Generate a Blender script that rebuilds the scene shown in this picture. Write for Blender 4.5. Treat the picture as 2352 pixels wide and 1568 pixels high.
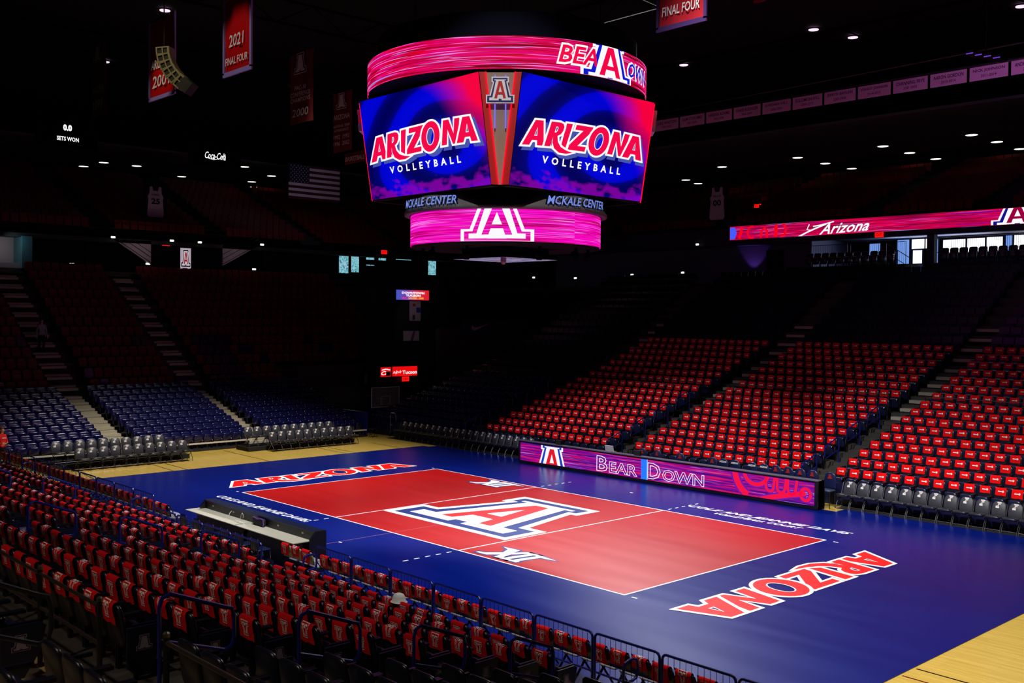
import bpy, bmesh, math, random
from mathutils import Vector, Matrix, Euler
from mathutils.geometry import tessellate_polygon
random.seed(7)
for o in list(bpy.data.objects): bpy.data.objects.remove(o)
SC = bpy.context.scene
COL = SC.collection
R = math.radians
PI = math.pi

# ------------------------------------------------------------------ camera
cam = bpy.data.cameras.new('camera')
cam.sensor_width = 36.0
cam.lens = 2353.08/2352*36
cam.clip_start = 0.1; cam.clip_end = 400
CAMO = bpy.data.objects.new('camera', cam); COL.objects.link(CAMO)
CAM_POS = Vector((24.348, -22.538, 6.408))
CAM_ROT = (Matrix.Rotation(0.81748, 3, 'Z') @ Matrix.Rotation(1.54620, 3, 'X') @ Matrix.Rotation(0.009895, 3, 'Z'))
CAMO.matrix_world = Matrix.Translation(CAM_POS) @ CAM_ROT.to_4x4()
cam.dof.use_dof = True; cam.dof.focus_distance = 30.0; cam.dof.aperture_fstop = 2.8
SC.camera = CAMO
def in_view(p, m=60):
    q = CAM_ROT.transposed() @ (Vector(p)-CAM_POS)
    if q.z > -0.3: return None
    u = 1176+2353*q.x/-q.z; v = 784-2353*q.y/-q.z
    if -m < u < 2352+m and -m < v < 1568+m: return -q.z
    return None

# ------------------------------------------------------------------ world, exposure, lamps
w = bpy.data.worlds.new('world'); SC.world = w; w.use_nodes = True
w.node_tree.nodes['Background'].inputs[0].default_value = (0.5, 0.55, 0.9, 1)
w.node_tree.nodes['Background'].inputs[1].default_value = 0.0015
SC.view_settings.view_transform = 'Standard'; SC.view_settings.look = 'None'
SC.view_settings.exposure = 0.0; SC.view_settings.gamma = 1.0; SC.view_settings.use_curve_mapping = False

def lamp(name, kind, loc, energy, color=(1,1,1), size=1.0, size_y=None, target=None, spread=180, spot=None, blend=0.3):
    l = bpy.data.lights.new(name, kind); l.energy = energy; l.color = color
    if kind == 'AREA':
        l.shape = 'RECTANGLE'; l.size = size; l.size_y = size_y or size; l.spread = R(spread)
    else:
        l.shadow_soft_size = size
    if kind == 'SPOT': l.spot_size = R(spot); l.spot_blend = blend
    o = bpy.data.objects.new(name, l); COL.objects.link(o); o.location = loc
    if target is not None:
        o.rotation_euler = (Vector(target)-Vector(loc)).to_track_quat('-Z', 'Y').to_euler()
    return o
WARM = (1.0, .93, .8); COOL = (.93, .95, 1.0)
# the hall's flood lights under the roof, with fill lamps added among them
lamp('flood_far', 'AREA', (-7, 14, 20.9), 1900, COOL, 6, 2.5, (2, -3, 0), 62)
lamp('flood_near_end', 'SPOT', (17, -7, 20.9), 20000, WARM, 1.0, None, (11, 0, 0), spot=62, blend=.6)
lamp('flood_end', 'SPOT', (-10, 1, 20.9), 22000, WARM, 1.0, None, (-15.5, -1, 0), spot=60, blend=.8)
lamp('flood_stand_a', 'SPOT', (-10, -9, 20.9), 17000, COOL, .8, None, (-5.5, 10, .5), spot=33, blend=.9)
lamp('flood_stand_b', 'SPOT', (11, -9, 20.9), 21000, COOL, .8, None, (6.5, 10, .5), spot=38, blend=.9)
lamp('scoreboard_fill', 'SPOT', (14, -14, 20.9), 7000, (1,.93,.9), .3, None, (1.9,-1.9,11.0), spot=22, blend=.5)  # added fill that brightens the scoreboard's corner and crown, no fixture of the hall
lamp('cross_aisle_fill', 'SPOT', (15, -25, 13), 1300, (1,.82,.6), .3, None, (13.5,-20,3), spot=60, blend=.8)  # warm fill added to lift the dark foreground, not an aisle fitting
lamp('highlight_fill', 'AREA', (-2, 10, 21), 120, COOL, 10, 3, (2, 2, 0), 175)  # soft wide lamp added only to spread highlights over the seats
lamp('rim_fill', 'SPOT', (6, 7, 20.9), 6500, COOL, .8, None, (13, -16, 3), spot=44, blend=.9)  # added lamp that gives the near seat tops their bright rims
lamp('near_line_fill', 'AREA', (9, -10, 20.9), 450, COOL, 4, 2, (-1, -8.5, 0), 55)  # added fill to lighten the scorer table shelf along the near sideline
lamp('flood_shirts', 'SPOT', (15, -20, 20.9), 3300, COOL, .8, None, (5, -10.5, 1), spot=46, blend=.9)

# ------------------------------------------------------------------ material helpers
def lin(c): return tuple((x/255/12.92 if x/255 <= .04045 else ((x/255+.055)/1.055)**2.4) for x in c)
MATS = {}
def base_mat(name):
    m = bpy.data.materials.new(name); m.use_nodes = True
    return m, m.node_tree, m.node_tree.nodes, m.node_tree.nodes['Principled BSDF']
def mat(name, rgb, rough=.5, metal=0., spec=.5, noise=.0, nscale=20., coat=0., bump=0., bscale=60.):
    if name in MATS: return MATS[name]
    m, t, N, b = base_mat(name)
    c = lin(rgb)
    b.inputs['Base Color'].default_value = (*c, 1)
    b.inputs['Roughness'].default_value = rough
    b.inputs['Metallic'].default_value = metal
    b.inputs['Specular IOR Level'].default_value = spec
    if coat: b.inputs['Coat Weight'].default_value = coat; b.inputs['Coat Roughness'].default_value = .1
    tc = N.new('ShaderNodeTexCoord')
    if noise:
        n = N.new('ShaderNodeTexNoise'); n.inputs['Scale'].default_value = nscale; n.inputs['Detail'].default_value = 4
        t.links.new(tc.outputs['Object'], n.inputs['Vector'])
        mx = N.new('ShaderNodeMix'); mx.data_type = 'RGBA'
        mx.inputs[6].default_value = (*[x*(1-noise) for x in c], 1); mx.inputs[7].default_value = (*[min(1, x*(1+noise)) for x in c], 1)
        t.links.new(n.outputs['Fac'], mx.inputs[0]); t.links.new(mx.outputs[2], b.inputs['Base Color'])
    if bump:
        n2 = N.new('ShaderNodeTexNoise'); n2.inputs['Scale'].default_value = bscale
        t.links.new(tc.outputs['Object'], n2.inputs['Vector'])
        bp = N.new('ShaderNodeBump'); bp.inputs['Strength'].default_value = bump; bp.inputs['Distance'].default_value = .01
        t.links.new(n2.outputs['Fac'], bp.inputs['Height']); t.links.new(bp.outputs['Normal'], b.inputs['Normal'])
    MATS[name] = m; return m
def glow(name, rgb, strength=1.0, sample=False):
    if name in MATS: return MATS[name]
    m, t, N, b = base_mat(name)
    c = lin(rgb)
    b.inputs['Base Color'].default_value = (.004, .004, .004, 1); b.inputs['Roughness'].default_value = .8; b.inputs['Specular IOR Level'].default_value = .05
    b.inputs['Emission Color'].default_value = (*c, 1); b.inputs['Emission Strength'].default_value = strength
    if not sample: m.cycles.emission_sampling = 'NONE'
    MATS[name] = m; return m
def ramp(N, stops, interp='LINEAR'):
    r = N.new('ShaderNodeValToRGB'); r.color_ramp.interpolation = interp
    el = r.color_ramp.elements
    while len(el) < len(stops): el.new(.5)
    for e, (p, c) in zip(el, stops): e.position = p; e.color = (*lin(c), 1)
    return r
def led_streaks(name, stops, lines=(255,200,255), line_thr=.64, vs=9., us=.22, strength=1.0, seed=0., blue=True):
    """an LED strip's running-light picture: thin horizontal streaks; UV is in metres along and up the strip"""
    m, t, N, b = base_mat(name); L = t.links.new
    b.inputs['Base Color'].default_value = (.004, .004, .004, 1); b.inputs['Roughness'].default_value = .8; b.inputs['Specular IOR Level'].default_value = .05
    uv = N.new('ShaderNodeUVMap')
    mp = N.new('ShaderNodeMapping'); mp.inputs['Scale'].default_value = (us, vs, 1); mp.inputs['Location'].default_value = (seed, seed*.7, 0)
    L(uv.outputs[0], mp.inputs[0])
    n1 = N.new('ShaderNodeTexNoise'); n1.inputs['Scale'].default_value = 1.0; n1.inputs['Detail'].default_value = 3; L(mp.outputs[0], n1.inputs['Vector'])
    r1 = ramp(N, stops); L(n1.outputs['Fac'], r1.inputs[0])
    mp2 = N.new('ShaderNodeMapping'); mp2.inputs['Scale'].default_value = (us*1.4, vs*2.6, 1); mp2.inputs['Location'].default_value = (seed+4.7, seed+1.3, 0)
    L(uv.outputs[0], mp2.inputs[0])
    n2 = N.new('ShaderNodeTexNoise'); n2.inputs['Scale'].default_value = 1.0; n2.inputs['Detail'].default_value = 2; L(mp2.outputs[0], n2.inputs['Vector'])
    th = N.new('ShaderNodeMapRange'); th.inputs['From Min'].default_value = line_thr; th.inputs['From Max'].default_value = line_thr+.06; L(n2.outputs['Fac'], th.inputs[0])
    mx = N.new('ShaderNodeMix'); mx.data_type = 'RGBA'; mx.inputs[7].default_value = (*lin(lines), 1)
    L(th.outputs[0], mx.inputs[0]); L(r1.outputs[0], mx.inputs[6])
    out = mx.outputs[2]
    if blue:
        mp3 = N.new('ShaderNodeMapping'); mp3.inputs['Scale'].default_value = (us*.8, vs*1.7, 1); mp3.inputs['Location'].default_value = (seed+11.7, seed+7.3, 0)
        L(uv.outputs[0], mp3.inputs[0])
        n3 = N.new('ShaderNodeTexNoise'); n3.inputs['Scale'].default_value = 1.0; n3.inputs['Detail'].default_value = 1; L(mp3.outputs[0], n3.inputs['Vector'])
        th3 = N.new('ShaderNodeMapRange'); th3.inputs['From Min'].default_value = .68; th3.inputs['From Max'].default_value = .72; L(n3.outputs['Fac'], th3.inputs[0])
        m3 = N.new('ShaderNodeMix'); m3.data_type = 'RGBA'; m3.inputs[7].default_value = (*lin((90,170,255)), 1)
        L(th3.outputs[0], m3.inputs[0]); L(out, m3.inputs[6]); out = m3.outputs[2]
    L(out, b.inputs['Emission Color']); b.inputs['Emission Strength'].default_value = strength
    m.cycles.emission_sampling = 'FRONT'
    MATS[name] = m; return m
def screen_picture(name):
    """big video screen: deep blue with soft arcs, red towards the upper corner, mottled purple below"""
    m, t, N, b = base_mat(name); L = t.links.new
    b.inputs['Base Color'].default_value = (.004, .004, .004, 1); b.inputs['Specular IOR Level'].default_value = .05
    uv = N.new('ShaderNodeUVMap'); sp = N.new('ShaderNodeSeparateXYZ'); L(uv.outputs[0], sp.inputs[0])
    n0 = N.new('ShaderNodeTexNoise'); n0.inputs['Scale'].default_value = 2.0; n0.inputs['Detail'].default_value = 1; L(uv.outputs[0], n0.inputs['Vector'])
    wv = N.new('ShaderNodeTexWave'); wv.wave_type = 'RINGS'; wv.rings_direction = 'Z'; wv.inputs['Scale'].default_value = .9; wv.inputs['Distortion'].default_value = 3.5; wv.inputs['Detail'].default_value = 1
    mpw = N.new('ShaderNodeMapping'); mpw.inputs['Location'].default_value = (-.72, -.35, 0); L(uv.outputs[0], mpw.inputs[0]); L(mpw.outputs[0], wv.inputs['Vector'])
    rb = ramp(N, [(0, (0,0,88)), (.45, (0,2,125)), (.6, (0,2,205)), (1, (0,4,215))]); L(wv.outputs['Fac'], rb.inputs[0])
    ma = N.new('ShaderNodeMath'); ma.operation = 'MULTIPLY_ADD'; ma.inputs[1].default_value = .55; L(sp.outputs[1], ma.inputs[0]); L(sp.outputs[0], ma.inputs[2])
    mb = N.new('ShaderNodeMath'); mb.operation = 'MULTIPLY_ADD'; mb.inputs[1].default_value = .35; L(n0.outputs['Fac'], mb.inputs[0]); L(ma.outputs[0], mb.inputs[2])
    mr = N.new('ShaderNodeMapRange'); mr.inputs['From Min'].default_value = 1.22; mr.inputs['From Max'].default_value = 1.6; L(mb.outputs[0], mr.inputs[0])
    rr = ramp(N, [(0, (60,0,130)), (.5, (200,0,110)), (1, (245,0,62))]); L(mr.outputs[0], rr.inputs[0])
    mx = N.new('ShaderNodeMix'); mx.data_type = 'RGBA'; L(mr.outputs[0], mx.inputs[0]); L(rb.outputs[0], mx.inputs[6]); L(rr.outputs[0], mx.inputs[7])
    n4 = N.new('ShaderNodeTexNoise'); n4.inputs['Scale'].default_value = 9; n4.inputs['Detail'].default_value = 2; L(uv.outputs[0], n4.inputs['Vector'])
    lo = N.new('ShaderNodeMapRange'); lo.inputs['From Min'].default_value = .36; lo.inputs['From Max'].default_value = .05; L(sp.outputs[1], lo.inputs[0])
    k = N.new('ShaderNodeMath'); k.operation = 'MULTIPLY'; L(n4.outputs['Fac'], k.inputs[0]); L(lo.outputs[0], k.inputs[1])
    k2 = N.new('ShaderNodeMapRange'); k2.inputs['From Min'].default_value = .38; k2.inputs['From Max'].default_value = .5; k2.inputs['To Max'].default_value = .7; L(k.outputs[0], k2.inputs[0])
    m2 = N.new('ShaderNodeMix'); m2.data_type = 'RGBA'; m2.inputs[7].default_value = (*lin((140,0,170)), 1); L(k2.outputs[0], m2.inputs[0]); L(mx.outputs[2], m2.inputs[6])
    L(m2.outputs[2], b.inputs['Emission Color']); b.inputs['Emission Strength'].default_value = 1.0
    m.cycles.emission_sampling = 'FRONT'
    MATS[name] = m; return m
def wood_floor_mat():
    m, t, N, b = base_mat('maple_strips'); L = t.links.new
    tc = N.new('ShaderNodeTexCoord')
    br = N.new('ShaderNodeTexBrick'); br.inputs['Scale'].default_value = 1.0
    br.inputs['Brick Width'].default_value = 1.6; br.inputs['Row Height'].default_value = .06; br.inputs['Mortar Size'].default_value = .0012
    br.inputs['Color1'].default_value = (*lin((232,198,98)), 1); br.inputs['Color2'].default_value = (*lin((218,184,86)), 1); br.inputs['Mortar'].default_value = (*lin((150,120,60)), 1)
    L(tc.outputs['Object'], br.inputs['Vector'])
    mp = N.new('ShaderNodeMapping'); mp.inputs['Scale'].default_value = (.8, 14, 1); L(tc.outputs['Object'], mp.inputs[0])
    n = N.new('ShaderNodeTexNoise'); n.inputs['Scale'].default_value = 1.5; n.inputs['Detail'].default_value = 5; L(mp.outputs[0], n.inputs['Vector'])
    mx = N.new('ShaderNodeMix'); mx.data_type = 'RGBA'; mx.blend_type = 'MULTIPLY'; mx.inputs[0].default_value = .35
    rp = ramp(N, [(.3, (190,190,190)), (.7, (255,255,255))]); L(n.outputs['Fac'], rp.inputs[0])
    L(br.outputs['Color'], mx.inputs[6]); L(rp.outputs[0], mx.inputs[7]); L(mx.outputs[2], b.inputs['Base Color'])
    b.inputs['Roughness'].default_value = .16
    MATS['maple_strips'] = m; return m
def court_mat(name, rgb, rgb2, rough, spec=.5):
    m, t, N, b = base_mat(name); L = t.links.new; b.inputs['Specular IOR Level'].default_value = spec
    tc = N.new('ShaderNodeTexCoord')
    mp = N.new('ShaderNodeMapping'); mp.inputs['Scale'].default_value = (.15, 1.6, 1); L(tc.outputs['Object'], mp.inputs[0])
    n = N.new('ShaderNodeTexNoise'); n.inputs['Scale'].default_value = 1.2; n.inputs['Detail'].default_value = 5; L(mp.outputs[0], n.inputs['Vector'])
    mx = N.new('ShaderNodeMix'); mx.data_type = 'RGBA'; mx.inputs[6].default_value = (*lin(rgb), 1); mx.inputs[7].default_value = (*lin(rgb2), 1)
    L(n.outputs['Fac'], mx.inputs[0]); L(mx.outputs[2], b.inputs['Base Color'])
    rr = N.new('ShaderNodeMapRange'); rr.inputs['To Min'].default_value = rough-.05; rr.inputs['To Max'].default_value = rough+.05; L(n.outputs['Fac'], rr.inputs[0]); L(rr.outputs[0], b.inputs['Roughness'])
    MATS[name] = m; return m

# ------------------------------------------------------------------ mesh helpers
class MB:
    def __init__(s): s.v = []; s.f = []; s.m = []; s.uv = {}
    def add(s, vs, fs, mi=0, M=None, uvs=None):
        b = len(s.v)
        for i, p in enumerate(vs):
            p = Vector(p)
            s.v.append(M @ p if M is not None else p)
            if uvs: s.uv[b+i] = uvs[i]
        for f in fs: s.f.append([b+i for i in f]); s.m.append(mi)
        return s
    def box(s, x0, x1, y0, y1, z0, z1, mi=0, M=None):
        return s.add([(x0,y0,z0),(x1,y0,z0),(x1,y1,z0),(x0,y1,z0),(x0,y0,z1),(x1,y0,z1),(x1,y1,z1),(x0,y1,z1)],
            [(0,3,2,1),(4,5,6,7),(0,1,5,4),(1,2,6,5),(2,3,7,6),(3,0,4,7)], mi, M)
    def tube(s, pts, r, n=6, mi=0, caps=True):
        pts = [Vector(p) for p in pts]; rings = []
        rs = r if isinstance(r, (list, tuple)) else [r]*len(pts)
        prev = None
        for i, p in enumerate(pts):
            d = (pts[min(i+1, len(pts)-1)]-pts[max(i-1, 0)]).normalized()
            if prev is None:
                a = Vector((0,0,1)) if abs(d.z) < .9 else Vector((1,0,0))
                u = d.cross(a).normalized()
            else:
                u = (prev - d*prev.dot(d)).normalized()
            prev = u; q = d.cross(u)
            rings.append([p+(u*math.cos(2*PI*k/n)+q*math.sin(2*PI*k/n))*rs[i] for k in range(n)])
        vs = [x for rg in rings for x in rg]; fs = []
        for i in range(len(pts)-1):
            for k in range(n):
                a = i*n+k; b = i*n+(k+1) % n
                fs.append((a, b, b+n, a+n))
        if caps: fs.append(tuple(range(n))[::-1]); fs.append(tuple(range((len(pts)-1)*n, len(pts)*n)))
        return s.add(vs, fs, mi)
    def grid(s, rows, mi=0, closed=False, uvs=None):
        n = len(rows[0]); vs = [p for r in rows for p in r]; fs = []
        for i in range(len(rows)-1):
            for k in range(n if closed else n-1):
                a = i*n+k; b = i*n+(k+1) % n
                fs.append((a, b, b+n, a+n))
        return s.add(vs, fs, mi, None, [p for r in uvs for p in r] if uvs else None)
    def pad(s, outline, t, bulge=.9, mi=0, M=None, curve=0.):
        """rounded slab: outline in the XZ plane, thickness along Y; curve bends it about Z"""
        cx = sum(p[0] for p in outline)/len(outline); cz = sum(p[1] for p in outline)/len(outline)
        n = len(outline); vs = []
        for sc, y in ((bulge, -t/2), (1, -t*.22), (1, t*.22), (bulge, t/2)):
            for (x, z) in outline:
                X = cx+(x-cx)*sc; vs.append((X, y+curve*X*X, cz+(z-cz)*sc))
        fs = []
        for i in range(3):
            for k in range(n):
                a = i*n+k; b = i*n+(k+1) % n; fs.append((a, b, b+n, a+n))
        fs.append(tuple(range(n))[::-1]); fs.append(tuple(range(3*n, 4*n)))
        return s.add(vs, fs, mi, M)
    def flat(s, shapes, mp, mi=0):
        """flat shapes [(verts2d, faces)] laid on a surface by mp(x, y) -> point"""
        for vs, fs in shapes: s.add([mp(x, y) for x, y in vs], fs, mi)
        return s
    def build(s, name, mats, smooth=False):
        me = bpy.data.meshes.new(name)
        me.from_pydata([tuple(p) for p in s.v], [], s.f)
        for m in (mats if isinstance(mats, (list, tuple)) else [mats]): me.materials.append(m)
        me.polygons.foreach_set('material_index', s.m)
        if smooth: me.polygons.foreach_set('use_smooth', [True]*len(s.f))
        if s.uv:
            L = me.uv_layers.new(name='UVMap')
            for i, l in enumerate(me.loops): L.data[i].uv = s.uv.get(l.vertex_index, (0, 0))
        me.update(); return me
def rrect(x0, x1, z0, z1, r, n=3, top_only=False):
    out = []
    for cx, cz, a0 in ((x1-r, z1-r, 0), (x0+r, z1-r, 90), (x0+r, z0+r, 180), (x1-r, z0+r, 270)):
        if top_only and a0 >= 180:
            out.append((x0 if a0 == 180 else x1, z0)); continue
        for k in range(n): a = R(a0+90*k/(n-1)); out.append((cx+r*math.cos(a), cz+r*math.sin(a)))
    return out
def obj(name, me, parent=None, loc=None, rot=None):
    o = bpy.data.objects.new(name, me); COL.objects.link(o)
    if parent is not None: o.parent = parent
    if loc is not None: o.location = loc
    if rot is not None: o.rotation_euler = rot
    return o
def tag(o, label, cat, group=None, kind=None):
    o['label'] = label; o['category'] = cat
    if group: o['group'] = group
    if kind: o['kind'] = kind
    return o
def thing(name, label, cat, loc=(0,0,0), rz=0., group=None):
    o = bpy.data.objects.new(name, None); COL.objects.link(o); o.location = loc; o.rotation_euler = (0,0,rz)
    o.empty_display_size = .1
    return tag(o, label, cat, group)
def struct(name, me, label=None, parent=None):
    o = obj(name, me, parent)
    if parent is None: o['kind'] = 'structure'
    if label: o['label'] = label
    return o
def copy_thing(root, kids, loc, rz, label, group=None):
    c = root.copy(); COL.objects.link(c); c.location = loc; c.rotation_euler = (0,0,rz); c['label'] = label
    if group: c['group'] = group
    for k in kids:
        d = k.copy(); COL.objects.link(d); d.parent = c
    return c
ORD = ('first second third fourth fifth sixth seventh eighth ninth tenth eleventh twelfth thirteenth fourteenth fifteenth sixteenth '
       'seventeenth eighteenth nineteenth twentieth').split()
ORD += ['twenty-'+x for x in ORD[:9]]+['thirtieth']+['thirty-'+x for x in ORD[:9]]

# ------------------------------------------------------------------ flat shapes: polygons, letters
def poly(outer, holes=()):
    loops = [[Vector((x, y, 0)) for x, y in outer]]+[[Vector((x, y, 0)) for x, y in h] for h in holes]
    return ([p for l in [outer, *holes] for p in l], [tuple(t) for t in tessellate_polygon(loops)])
def area2(p): return sum(p[i][0]*p[(i+1) % len(p)][1]-p[(i+1) % len(p)][0]*p[i][1] for i in range(len(p)))
def grow(p, d, lim=2.2):
    """mitre offset of a closed outline, outward for d > 0"""
    if area2(p) < 0: d = -d
    n = len(p); out = []
    for i in range(n):
        a, b, c = Vector(p[i-1]), Vector(p[i]), Vector(p[(i+1) % n])
        e1 = (b-a); e2 = (c-b)
        if e1.length < 1e-6 or e2.length < 1e-6: out.append(tuple(b)); continue
        n1 = Vector((e1.y, -e1.x)).normalized(); n2 = Vector((e2.y, -e2.x)).normalized()
        m = n1+n2
        if m.length < 1e-3: out.append(tuple(b+n1*d)); continue
        m.normalize(); k = min(lim, 1/max(.05, m.dot(n1)))
        out.append(tuple(b+m*d*k))
    return out
def shift(sh, dx, dy, sx=1., sy=None):
    sy = sx if sy is None else sy
    return [([(x*sx+dx, y*sy+dy) for x, y in v], f) for v, f in sh]
def mirror(half): return half+[(-x, y) for x, y in reversed(half)]
_TX = {}
def text(body, size=1., bold=0., shear=0., align='CENTER', spacing=1., sx=1.):
    key = (body, size, bold, shear, align, spacing, sx)
    if key in _TX: return _TX[key]
    c = bpy.data.curves.new('t', 'FONT'); c.body = body; c.size = size; c.offset = bold; c.shear = shear
    c.align_x = align; c.align_y = 'CENTER'; c.space_character = spacing; c.resolution_u = 2
    o = bpy.data.objects.new('t', c)
    me = bpy.data.meshes.new_from_object(o)
    sh = [([(v.co.x*sx, v.co.y) for v in me.vertices], [tuple(p.vertices) for p in me.polygons])]
    bpy.data.objects.remove(o); bpy.data.curves.remove(c); bpy.data.meshes.remove(me)
    _TX[key] = sh; return sh
def stroke(pts, wd, taper=None):
    pts = [Vector(p) for p in pts]; l = []; r = []
    n = len(pts)
    for i, p in enumerate(pts):
        d = (pts[min(i+1, n-1)]-pts[max(i-1, 0)]).normalized(); q = Vector((-d.y, d.x))
        k = wd/2*(taper[i] if taper else 1.)
        l.append(tuple(p+q*k)); r.append(tuple(p-q*k))
    v = l+r; f = [(i, n+i, n+i+1, i+1) for i in range(n-1)]
    return [(v, f)]
def arc(cx, cy, rx, ry, a0, a1, n=12): return [(cx+rx*math.cos(R(a0+(a1-a0)*i/n)), cy+ry*math.sin(R(a0+(a1-a0)*i/n))) for i in range(n+1)]
def bounds(sh):
    xs = [x for v, f in sh for x, y in v]; ys = [y for v, f in sh for x, y in v]
    return min(xs), max(xs), min(ys), max(ys)
def fit(sh, x0, x1, y0=None, y1=None):
    a, b, c, d = bounds(sh); sx = (x1-x0)/(b-a)
    if y0 is None: return shift(sh, x0-a*sx, 0, sx)
    sy = (y1-y0)/(d-c); return shift(sh, x0-a*sx, y0-c*sy, sx, sy)
def slice_flat(sh, dx=None, box=None):
    """cut flat shapes to a box and into vertical slices (for bending round a drum)"""
    out = []
    for v, f in sh:
        bm = bmesh.new(); vs = [bm.verts.new((x, y, 0)) for x, y in v]
        for t in f:
            try: bm.faces.new([vs[i] for i in t])
            except ValueError: pass
        def cut(co, no, outer):
            g = bm.verts[:]+bm.edges[:]+bm.faces[:]
            bmesh.ops.bisect_plane(bm, geom=g, dist=1e-6, plane_co=co, plane_no=no, clear_outer=outer)
        if box:
            for co, no in (((box[0],0,0),(-1,0,0)), ((box[1],0,0),(1,0,0)), ((0,box[2],0),(0,-1,0)), ((0,box[3],0),(0,1,0))): cut(co, no, True)
        if dx and bm.verts:
            xs = [q.co.x for q in bm.verts]; x = math.ceil(min(xs)/dx)*dx
            while x < max(xs): cut((x,0,0), (1,0,0), False); x += dx
        bm.verts.index_update()
        out.append(([(q.co.x, q.co.y) for q in bm.verts], [tuple(q.index for q in p.verts) for p in bm.faces]))
        bm.free()
    return out
# the block letter A in three nested layers, unit height
A_OUT = mirror([(.335,1),(.335,.79),(.285,.79),(.405,.32),(.548,.32),(.548,0)])
A_BLUE = mirror([(.285,.955),(.285,.835),(.225,.835),(.365,.275),(.50,.275),(.50,.045)])
A_WHITE = mirror([(.225,.895),(.225,.862),(.165,.862),(.30,.215),(.42,.215),(.42,.105),(.055,.105),(.055,.165)])
A_RED = [(-.03,.80),(.075,.80),(.235,.215),(.115,.215),(.085,.33),(-.085,.33),(-.115,.215),(-.235,.215),(-.21,.235)]
A_RED = [(-.06,.83),(.06,.83),(.225,.19),(.12,.19),(.09,.33),(-.09,.33),(-.12,.19),(-.225,.19)]
A_HOLE = [(0,.68),(.065,.42),(-.065,.42)]
def block_a(h, layers=('w','b','W','r')):
    S = dict(w=[poly(A_OUT)], b=[poly(A_BLUE)], W=[poly(A_WHITE)], r=[poly(A_RED, [A_HOLE])])
    return [shift(S[k], 0, -h/2, h) for k in layers]
# slanted word mark A R I Z O N A, unit height
def _sh(pts, x, k=.2): return [(px+x+k*py, py) for px, py in pts]
def wordmark():
    L = []
    A1 = ([(0,0),(.46,1),(.80,1),(.93,0),(.64,0),(.62,.2),(.40,.2),(.31,0)], [[(.475,.38),(.60,.38),(.575,.72)]])
    L.append(A1)
    R_ = _sh([(0,0),(0,1),(.40,1),(.55,.95),(.62,.83),(.62,.67),(.56,.53),(.44,.45),(.53,.22),(.72,.02),(1.0,-.10),(1.32,-.17),(1.05,-.24),(.72,-.22),(.45,-.06),(.30,.18),(.265,.38),(.265,0)], .93)
    L.append((R_, [_sh([(.265,.58),(.265,.82),(.34,.82),(.375,.76),(.375,.66),(.33,.58)], .93)]))
    L.append((_sh([(.06,.12),(.02,1),(.29,1),(.29,-.02)], 1.62), []))
    L.append((_sh([(.02,-.06),(.02,.14),(.46,.79),(.08,.79),(.08,1),(.86,1),(.86,.82),(.40,.14),(.80,.14),(.80,-.06)], 2.0), []))
    L.append(([(3.37+.47*math.cos(a)+.09*math.sin(a), .46+.62*math.sin(a)) for a in [2*PI*i/28 for i in range(28)]],
              [[(3.37+.20*math.cos(a)+.05*math.sin(a), .46+.36*math.sin(a)) for a in [2*PI*i/20 for i in range(20)]]]))
    L.append((_sh([(0,0),(0,1),(.27,1),(.55,.42),(.55,1),(.80,1),(.80,0),(.55,0),(.25,.60),(.25,0)], 3.86), []))
    A2 = ([(x+4.62, y) for x, y in A1[0]], [[(x+4.62, y) for x, y in h] for h in A1[1]])
    A2 = ([(4.60,0),(5.0,1),(5.33,1),(5.60,0),(5.30,0),(5.26,.2),(5.02,.2),(4.92,0)], [[(5.08,.38),(5.22,.38),(5.18,.72)]])
    L.append(A2)
    return L
WM = wordmark()
def wm_layers(border=.075):
    white = [poly(grow(o, border), [grow(h, -.028) for h in hs]) for o, hs in WM]
    red = [poly(o, hs) for o, hs in WM]
    return white, red
WM_BOX = bounds(wm_layers()[0])
def plane_map(O, X, Y): 
    O = Vector(O); X = Vector(X); Y = Vector(Y)
    return lambda x, y: O+X*x+Y*y

# ================================================================== materials in use
navy_seat = mat('navy_moulded_plastic', (15,17,66), .22, spec=.6)
black_seat = mat('black_seat_plastic', (17,19,34), .30, spec=.5, noise=.15, nscale=9)
pan_mat = mat('seat_pan_plastic', (24,28,58), .25, spec=.6)
red_seat = mat('maroon_seat_plastic', (104,10,10), .5, spec=.3)
steel = mat('brushed_steel', (190,190,195), .3, 1.)
dark_metal = mat('black_powder_coat', (20,20,24), .45)
blue_coat = mat('navy_powder_coat', (12,24,112), .28, spec=.6)
shirt_red = mat('red_cotton', (206,12,18), .9, spec=.15, noise=.12, nscale=40, bump=.25, bscale=35)
print_white = mat('white_print', (238,236,236), .8, spec=.2)
white_paint = mat('white_court_paint', (255,255,255), .4)
tread_mat = mat('dark_concrete', (58,54,50), .75, noise=.25, nscale=3)
tan_floor = mat('tan_concrete', (158,136,100), .7, noise=.2, nscale=2.5)
step_mat = mat('pale_step_boards', (178,170,150), .6, noise=.12, nscale=4)
riser_mat = mat('charcoal_riser', (26,26,30), .7)
black_paint = mat('matte_black', (10,10,12), .8)
wall_mat = mat('dark_plaster', (46,44,46), .85, noise=.15, nscale=.6)
pale_wall = mat('pale_plaster', (170,160,165), .8, noise=.08, nscale=.8)
grey_cover = mat('grey_padded_vinyl', (56,57,66), .5, noise=.1, nscale=12)
line_black = mat('black_court_line', (18,14,12), .3)
navy_paint = mat('navy_court_paint', (16,44,118), .38)
deep_red_paint = mat('red_court_paint', (228,4,20), .4)
mat_blue = court_mat('blue_sport_mat', (0,15,104), (0,26,122), .30, .3)
mat_red = court_mat('red_sport_mat', (168,2,6), (178,4,9), .36, .42)
wood = wood_floor_mat()

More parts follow.
